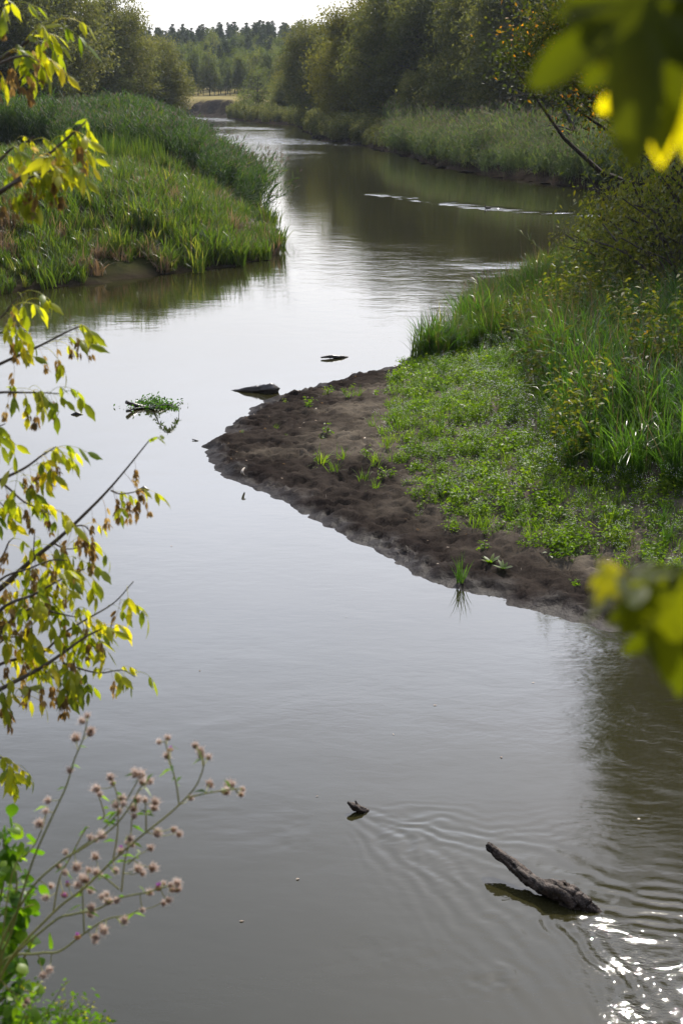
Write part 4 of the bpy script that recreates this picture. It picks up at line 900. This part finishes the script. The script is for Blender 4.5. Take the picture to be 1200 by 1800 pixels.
def elder_branch(pts, d, r0, r1, nl, nsam, spread=14, t0=.1, size=1.0, dd=0.0, connect=True):
    w = [np.array(PD(x, y, d+dd*i))-rb for i, (x, y) in enumerate(pts)]
    if connect:
        z0 = w[0][2]-.25; j = np.argmin(abs(tk[:, 2]-z0)); w = [tk[j], (tk[j]+w[0])/2+[0, 0, .03]]+w; off = 2
    else: off = 0
    q = curve(w, 5); mb = MB(); tube_caps(mb, q, np.linspace(r0, r1, len(q)), 6, jitter=.05)
    br = obj('branch', mb.mesh('elder_branch', [M['twig']], True), root)
    qi = q[off*5:] ; n = len(qi)
    nl = int(nl*1.0) if nl > 6 else nl
    for kind, cnt in (('leaf', nl), ('seed_cluster', nsam)):
        for k in range(cnt):
            t = t0+(1-t0)*((k+rng.uniform(.2, .8))/cnt)
            i = int(t*(n-1)); b = qi[i]+rng.normal(0, 1, 3)*spread/FPX*d*np.array([.5, .5, .4]) if kind == 'leaf' else qi[i]+rng.normal(0, 1, 3)*spread/FPX*d*.3
            me = LEAF[rng.integers(len(LEAF))] if kind == 'leaf' else SAM[rng.integers(3)]
            o = obj(kind, me, br, tuple(b)); s = size*rng.uniform(.72, 1.15)
            tng = qi[min(i+1, n-1)]-qi[max(i-1, 0)]; az = math.atan2(tng[1], tng[0])+rng.choice([-1, 1])*rng.uniform(.2, 1.5)+(0 if k < cnt-2 else 0)
            o.rotation_euler = (rng.normal(0, .25), rng.normal(-.05, .3) if kind == 'leaf' else rng.normal(0, .15), az); o.scale = (s, s, s)
            nleaf[0] += 1
    return br
E = elder_branch
E([(-60,185),(-5,110),(40,80),(62,60),(85,45)], 5.2, .012, .002, 12, 4, t0=.35)
E([(-60,60),(-10,20),(20,5)], 5.2, .010, .003, 4, 1, t0=.5)
E([(-60,150),(0,112),(45,98),(70,110)], 5.0, .010, .002, 8, 5, t0=.3)
E([(-60,370),(20,325),(70,285),(105,255),(150,215)], 5.0, .014, .003, 26, 9, 20, t0=.2)
E([(-40,300),(20,262),(45,250),(60,240)], 5.1, .008, .002, 9, 4, t0=.25)
E([(-40,345),(30,320),(90,300),(115,290)], 4.9, .008, .002, 12, 6, 16, t0=.2)
E([(-60,600),(0,560),(25,530),(45,515)], 5.2, .008, .002, 6, 1, t0=.4)
E([(-60,670),(0,640),(70,608),(125,580),(150,572)], 5.2, .011, .002, 9, 6, 10, t0=.3)
E([(-60,600),(-10,590),(20,580),(40,600)], 5.2, .007, .002, 8, 2, 12, t0=.3)
E([(-60,700),(0,690),(40,690),(70,690),(105,692)], 5.1, .008, .002, 13, 4, 10, t0=.3)
E([(-60,780),(-15,755),(10,745)], 5.1, .007, .002, 4, 0, 8, t0=.5)
E([(-60,880),(0,845),(45,822),(75,800),(100,785)], 5.0, .011, .002, 15, 6, 12, t0=.25)
E([(-40,830),(5,850),(40,880),(60,890),(90,905)], 5.0, .007, .002, 8, 3, 10, t0=.4)
E([(-60,900),(-10,880),(12,895)], 5.0, .007, .002, 4, 0, 8, t0=.5)
E([(-60,1075),(0,1035),(50,990),(105,945),(160,893),(205,845),(262,775)], 5.2, .018, .0025, 0, 11, 8, t0=.2)
E([(60,985),(60,960),(62,930)], 5.2, .004, .0015, 3, 2, 8, connect=False)
E([(95,955),(120,965),(165,957)], 5.2, .004, .0015, 4, 4, 9, connect=False)
E([(130,925),(150,925),(165,945)], 5.2, .004, .0015, 1, 5, 9, connect=False)
E([(195,862),(215,868),(262,860)], 5.2, .004, .0015, 3, 5, 8, connect=False, t0=.3)
E([(250,790),(260,778)], 5.2, .003, .0015, 1, 0, 3, connect=False)
E([(-60,1060),(0,985),(15,955),(25,945)], 5.2, .007, .002, 2, 1, 6, t0=.6)
E([(-60,1090),(0,1020),(50,1000),(90,985),(120,985)], 5.1, .008, .002, 16, 3, 16, t0=.15)
E([(-60,1120),(10,1065),(60,1045),(105,1020),(150,1000)], 5.0, .012, .002, 30, 6, 18, t0=.15)
E([(-60,1180),(20,1090),(60,1070),(110,1080),(135,1085)], 5.0, .010, .002, 20, 5, 16, t0=.15)
E([(-60,1225),(0,1168),(70,1150),(110,1115),(150,1090),(200,1060),(235,1022)], 5.1, .010, .002, 12, 4, 12, t0=.25)
E([(-60,1245),(0,1212),(70,1175),(115,1145),(150,1120),(180,1105)], 4.9, .014, .003, 24, 7, 16, t0=.15)
E([(110,1165),(140,1175),(175,1183),(215,1178),(238,1190)], 4.9, .004, .0015, 9, 1, 7, connect=False)
E([(80,1180),(105,1200),(125,1210)], 4.9, .004, .0015, 5, 5, 8, connect=False)
E([(-60,1200),(0,1130),(30,1120),(60,1130)], 5.1, .008, .002, 14, 5, 16, t0=.2)
E([(-60,1260),(0,1230),(30,1225)], 4.9, .007, .002, 6, 3, 12, t0=.3)
E([(-60,1340),(-15,1330),(10,1335),(20,1345)], 4.8, .007, .002, 7, 0, 10, t0=.4)

# ------------------------------------------------------------------ thistles
def head_mesh(purple=False, fluffy=True):
    mb = MB(); z = np.array([0, .003, .008, .013, .016]); rr = np.array([.002, .0075, .009, .007, .004])
    V, F = tube([(0,0,a) for a in z], rr, 8); mb.add(V, F, 0, .4)
    n = 26; a = rng.uniform(0, 6.28, n); zz = rng.uniform(.001, .012, n); D = np.stack([np.cos(a), np.sin(a), rng.uniform(.3, 1.2, n)], 1)
    C = np.stack([np.cos(a)*.007, np.sin(a)*.007, zz], 1); V, F = leaves(C, D, .006, .0025, rng); mb.add(V, F, 0, rng.uniform(0, 1, n))
    if purple:
        n = 40; D = rng.normal(0, .35, (n, 3))+[0, 0, 1]; C = np.tile([0, 0, .014], (n, 1)); V, F = leaves(C, D, .014, .0016, rng); mb.add(V, F, 2, rng.uniform(0, 1, n))
    else:
        n = 170; D = rng.normal(0, .75, (n, 3))+[0, 0, .55]; C = np.array([0, 0, .010])+rng.normal(0, .003, (n, 3)); V, F = leaves(C, D, .016*rng.uniform(.7, 1.35, n), .0014, rng); mb.add(V, F, 1, rng.uniform(0, 1, n))
        n = 22; D = rng.normal(0, .6, (n, 3))+[0, 0, .9]; V, F = leaves(np.tile([0, 0, .008], (n, 1)), D, .013, .004, rng); mb.add(V, F, 0, rng.uniform(0, 1, n))
    return mb.mesh('thistle_head', [M['bract'], M['pappus'], M['purple']])
HD = [head_mesh() for _ in range(4)]; HP = [head_mesh(True)]
D_ = 3.45
tb = PD(-60, 1850, 3.5); tb.z = gz(tb)
th = empty('thistle', tuple(tb), 'thistle with fluffy brown seed heads leaning over the water at the lower left', 'thistle'); tv = np.array(th.location)
def zz(x, y): return (x/2.6667, 1230+y/2.6667)
stems = [([(0,1700),(20,1640),zz(105,910),zz(165,730),zz(240,560),zz(310,410),zz(350,280),zz(390,185),zz(410,100)], 3.4),
 ([(0,1690),zz(60,810),zz(150,700),zz(200,600),zz(225,500)], 3.5),
 ([(-10,1700),zz(125,920),zz(270,770),zz(400,690),zz(530,600),zz(610,500),zz(660,410),zz(690,385)], 3.4),
 ([zz(350,715),zz(450,640),zz(530,560),zz(575,500),zz(640,390),zz(650,350)], 3.45),
 ([zz(470,560),zz(490,540),zz(465,450)], 3.45), ([zz(555,545),zz(550,450),zz(525,375)], 3.42),
 ([(0,1720),zz(240,1010),zz(400,880),zz(530,755),zz(650,650),zz(800,530),zz(900,430),zz(940,360),zz(955,290),zz(925,225)], 3.35),
 ([zz(840,490),zz(825,390),zz(795,280),zz(775,195)], 3.38), ([zz(870,460),zz(960,440),zz(1050,425),zz(1135,415)], 3.33),
 ([(0,1720),zz(240,1050),zz(350,1005),zz(450,985),zz(560,930),zz(680,905),zz(790,875),zz(830,880)], 3.4),
 ([(0,1700),zz(180,1190),zz(280,1180),zz(390,1100),zz(500,1030),zz(600,1010),zz(665,980)], 3.45),
 ([zz(570,900),zz(585,760),zz(610,660),zz(620,540)], 3.42), ([zz(530,755),zz(550,640),zz(555,520)], 3.43), ([zz(685,620),zz(685,540),zz(680,480)], 3.4),
 ([zz(250,1000),zz(280,840),zz(330,740),zz(400,610),zz(420,598)], 3.5), ([zz(395,1090),zz(390,960),zz(385,850)], 3.45), ([zz(600,770),zz(660,720)], 3.4), ([zz(560,890),zz(500,840),zz(475,825)], 3.4)]
spt = []
mbs = []
for i, (pts, d) in enumerate(stems):
    w = [np.array(PD(x, y, d))-tv for x, y in pts]
    if i in (0, 1, 2, 6, 9, 10): w = [np.array([0, 0, 0.]), (w[0])*.6]+w
    q = curve(w, 5); mb = MB(); main = i in (0, 2, 6, 9, 10); tube_caps(mb, q, np.linspace(.0042 if main else .0024, .0016, len(q)), 5)
    o = mb.build('stem', [M['stem']], th, True); spt += [(p_, o) for p_ in q[(10 if i in (0,1,2,6,9,10) else 0):]]
    # narrow spiny leaves along the stem
    lm = MB(); n = 6; ii = rng.integers(len(q)//3, len(q), n); a = rng.uniform(0, 6.28, n); D = np.stack([np.cos(a), np.sin(a)*.6, rng.uniform(-.4, .6, n)], 1)
    V, F = leaves(q[ii], D, rng.uniform(.015, .05, n), .008, rng, .3); lm.add(V, F, 0, rng.uniform(0, 1, n)); tag(obj('stem_leaves', lm.mesh('stem_leaf', [M['vine']]), o), kind='stuff')
heads = [(410,75),(390,100),(425,140),(418,160),(358,185),(330,330),(232,470),(220,520),(190,575),(520,362),(530,390),(465,415),(468,440),(640,350),(660,350),(665,388),(695,385),(570,460),(545,490),(575,480),(560,520),(640,470),(680,470),(720,480),(718,510),(625,515),(625,540),
 (785,180),(750,195),(785,265),(918,215),(940,240),(945,262),(975,270),(980,395),(1065,392),(1080,395),(1055,430),(1135,415),(1128,438),(890,460),(805,605),(828,625),(730,625),(425,645),(445,655),(480,640),(610,645),(600,670),(620,675),(700,695),(565,715),(310,715),(450,740),(360,775),(540,795),(640,795),(660,810),(700,785),(275,780),
 (300,805),(385,835),(400,850),(415,800),(455,810),(475,820),(230,870),(370,870),(420,890),(220,920),(500,910),(480,920),(765,860),(800,865),(830,860),(832,890),(805,890),(780,935),(760,950),(665,975),(700,905),(550,940),(430,975),(420,1000),(585,1030),(480,1060),(490,1075),(450,1105),(440,1125),(200,1275),(235,1255),(510,950),(105,1420),(115,1400)]
pp = [(800,230),(320,865),(365,1110),(575,700),(300,905),(740,885)]
for j, (x, y) in enumerate(heads+pp):
    pur = j >= len(heads); X, Y = zz(x, y); c = np.array(PD(X, Y, 3.42+rng.uniform(-.04, .04)))-tv
    k = min(range(len(spt)), key=lambda m_: np.linalg.norm((spt[m_][0]-c)*[1, .4, 1])+.25*max(0, spt[m_][0][2]-c[2]))
    s, so = spt[k]; dr = c-s; ln = np.linalg.norm(dr)
    q = curve([s, s+dr*.5+[0, 0, -.1*ln], c], 3); mb = MB(); tube_caps(mb, q, np.linspace(.0014, .0012, len(q)), 4); mb.build('flower_stalk', [M['stem']], so, True)
    o = obj('flower_head', HP[0] if pur else HD[j % 4], so, tuple(c-np.array([0, 0, .008]))); sc = rng.uniform(.6, 1.05)*(1.3 if (x, y) == (640, 795) else 1)
    dv = Vector((q[-1]-q[-2]).tolist())+Vector((0, 0, .6*0.01)); o.rotation_euler = dv.to_track_quat('Z', 'Y').to_euler(); o.scale = (sc,)*3

# ------------------------------------------------------------------ broad leaved climber and weeds at the lower left
def heart_leaf(mats):
    V, F = leaflet(.055, .05, .25, .3, 6); mb = MB(); mb.add(V, F, 0, rng.uniform(.2, .8)); return mb.mesh('broad_leaf', mats, True)
HL = [heart_leaf([M['vine']]) for _ in range(3)]
vb = PD(-120, 1850, 3.9); vb.z = gz(vb)
vn = empty('climbing_weed', tuple(vb), 'bright green broad leaved weed climbing at the lower left corner', 'weed'); vv = np.array(vn.location)
for i, (pts, d, n) in enumerate([([(-60,1800),(-20,1650),(5,1560),(8,1500),(5,1465)], 3.7, 85), ([(-60,1760),(0,1680),(20,1620),(30,1560),(28,1530)], 3.65, 70), ([(-50,1760),(10,1720),(45,1680),(60,1650)], 3.6, 40),
                                 ([(-50,1800),(0,1760),(30,1740),(62,1745)], 3.6, 44), ([(-50,1850),(10,1810),(40,1780)], 3.6, 26), ([(-60,1700),(0,1610),(30,1600),(60,1590)], 3.7, 40), ([(-50,1740),(-10,1700),(10,1660)], 3.8, 30)]):
    w = [np.zeros(3)]+[np.array(PD(x, y, d))-vv for x, y in pts]; q = curve(w, 6); mb = MB(); tube_caps(mb, q, np.linspace(.006, .002, len(q)), 5); st = mb.build('stem', [M['stem']], vn, True)
    for k in range(n):
        t = .25+.75*rng.uniform(); b = q[int(t*(len(q)-1))]+rng.normal(0, 1, 3)*[.022, .06, .03]
        o = obj('leaf', HL[k % 3], st, tuple(b)); o.rotation_euler = (rng.normal(0, .5), rng.uniform(-.1, 1.2), rng.uniform(0, 6.28)); s = rng.uniform(.45, 1.05); o.scale = (s,)*3
wb = PD(40, 1900, 3.7); wb.z = gz(wb)
wv = np.array(wb)
mb = MB(); lm = MB()
for i in range(30):
    x1 = rng.uniform(-20, 190); y1 = 1800-rng.uniform(0, 130)*(1-.0045*abs(x1-10)); a_ = rng.uniform(3.4, 3.9)
    w = [np.array([rng.normal(0, .03), rng.normal(0, .05), 0]), np.array(PD(x1*.6, 1830, a_))-wv, np.array(PD(x1, y1, a_))-wv]; q = curve(w, 5); V, F = tube(q, np.linspace(.0022, .001, len(q)), 3); mb.add(V, F, 0, .4)
    n = 26; C = q[rng.integers(4, len(q), n)]+rng.normal(0, .012, (n, 3)); V, F = leaves(C, rng.normal(size=(n, 3))+[0, 0, .2], rng.uniform(.012, .035, n), .010, rng, .2); lm.add(V, F, 0, rng.uniform(0, 1, n))
    n = 4; C = q[-1]+rng.normal(0, .008, (n, 3)); V, F = leaves(C, rng.normal(size=(n, 3)), .008, .007, rng); lm.add(V, F, 1, 1)
wr = empty('wispy_weed', tuple(wb), 'thin wispy weed with small yellow buds at the bottom left', 'weed')
mb.build('stem', [M['stem']], wr, True)
tag(lm.build('foliage', [M['vine'], M['elder']], wr), kind='stuff')

# ------------------------------------------------------------------ blurred maple sprays close to the lens
def maple_mesh(tone):
    pts = []; lob = [(0, 1.0), (52, .82), (-52, .82), (108, .55), (-108, .55)]
    for a in np.arange(-180, 180, 6.0):
        r = .30
        for c, l in lob:
            d = abs((a-c+180) % 360-180); r = max(r, l*max(0, 1-(d/34.0))**.8, .40 if abs(a) < 130 else .25)
        if abs(a) > 165: r = .10
        pts.append((r*math.cos(math.radians(a)), r*math.sin(math.radians(a))))
    n = len(pts); V = [(0, 0, 0)]
    for f in (.5, 1.0):
        for x, y in pts: V.append((x*f, y*f, -.12*(x*f)**2-.18*abs(y*f)**1.5+.03*math.sin(9*math.atan2(y, x))*f))
    F3 = [[0, 1+k, 1+(k+1) % n] for k in range(n)]; F4 = [[1+k, 1+n+k, 1+n+(k+1) % n, 1+(k+1) % n] for k in range(n)]
    mb = MB(); mb.add(np.array(V)*.062, F3, 0, tone); n0 = mb.n
    mb.F.append(np.array(F4)); mb.M.append(np.zeros(n, np.int32)); mb.T.append(np.full(n, tone, np.float32))
    return mb.mesh('maple_leaf', [M['maple']], True)
MPL = {t: maple_mesh(t) for t in (.15, .45, .7, 1.0)}
def spray(name, label, twig, lvs):
    twig = [(x, y, d*1.4) for x, y, d in twig]; lvs = [(x, y, d*1.4, t, a, b_, c_, s*1.4) for x, y, d, t, a, b_, c_, s in lvs]
    b = PD(*twig[0]); r = empty(name, tuple(b), label, 'branch'); bv = np.array(b)
    q = curve([np.array(PD(*t))-bv for t in twig], 5); mb = MB(); tube_caps(mb, q, np.linspace(.003, .0012, len(q)), 6); mb.build('twig', [M['twig']], r, True)
    for (x, y, d, tone, rx, ry, rz_, s) in lvs:
        o = obj('leaf', MPL[tone], r, tuple(np.array(PD(x, y, d))-bv)); o.scale = (s,)*3; o.rotation_euler = (rx, ry, rz_)
        c = np.array(PD(x, y, d))-bv; j = np.argmin(np.linalg.norm(q-c, axis=1)); mb = MB(); V, F = tube([q[j], (q[j]+c)/2+[0, 0, .003], c], .0007, 4); mb.add(V, F); mb.build('leaf_stalk', [M['stem']], r)
# leaf local +X is the tip direction; ry=+pi/2 hangs it down
hp = math.pi/2
spray('maple_branch', 'blurred maple spray with dark and yellow leaves at the top right, close to the lens',
      [(1330,-60,.62), (1220,-30,.60), (1130,-5,.58), (1050,-15,.57)],
      [(1120,0,.55,.15,0,hp*.80,-1.65,1.0), (1175,10,.555,.15,.2,hp*.85,-1.9,.9), (1172,105,.575,1.0,.1,hp*1.0,-1.65,.66), (1220,120,.58,.7,.3,hp*.95,-1.3,.6), (1045,-8,.56,.15,-.2,hp*.6,-1.9,.36), (1062,45,.57,.7,.1,hp*.8,-1.9,.28)])
spray('maple_branch', 'blurred maple spray hanging in at the right edge below the sandbank, close to the lens',
      [(1330,960,.66), (1240,1000,.62), (1160,1015,.60), (1100,1015,.60)],
      [(1120,1010,.60,.45,.3,.45,-2.7,.62), (1160,1030,.60,.15,.1,hp*.6,-1.8,.6), (1065,1008,.60,.7,.2,hp*.75,-2.6,.34), (1180,1060,.58,.45,0,hp*.9,-2.0,.62), (1205,1075,.60,.15,0,hp*.95,-1.5,.7), (1215,1030,.62,.15,.2,hp*.5,-1.5,.7)])

# ------------------------------------------------------------------ air
mb = MB(); x0, x1, y0, y1, z0, z1 = -3050, 3050, -450, 4600, -2.5, 48.0
V = [(x0,y0,z0),(x1,y0,z0),(x1,y1,z0),(x0,y1,z0),(x0,y0,z1),(x1,y0,z1),(x1,y1,z1),(x0,y1,z1)]
mb.add(V, [[0,3,2,1],[4,5,6,7],[0,1,5,4],[1,2,6,5],[2,3,7,6],[3,0,4,7]])
hm, nt, out = mat_new('haze'); pv = nt.nodes.new('ShaderNodeVolumePrincipled'); pv.inputs['Density'].default_value = .00009
pv.inputs['Color'].default_value = (.80, .88, 1, 1); pv.inputs['Anisotropy'].default_value = .25; nt.links.new(pv.outputs[0], out.inputs['Volume'])
tag(mb.build('haze', [hm]), 'thin bright haze in the air', kind='stuff')
print('leaf parts on box elder', nleaf[0])
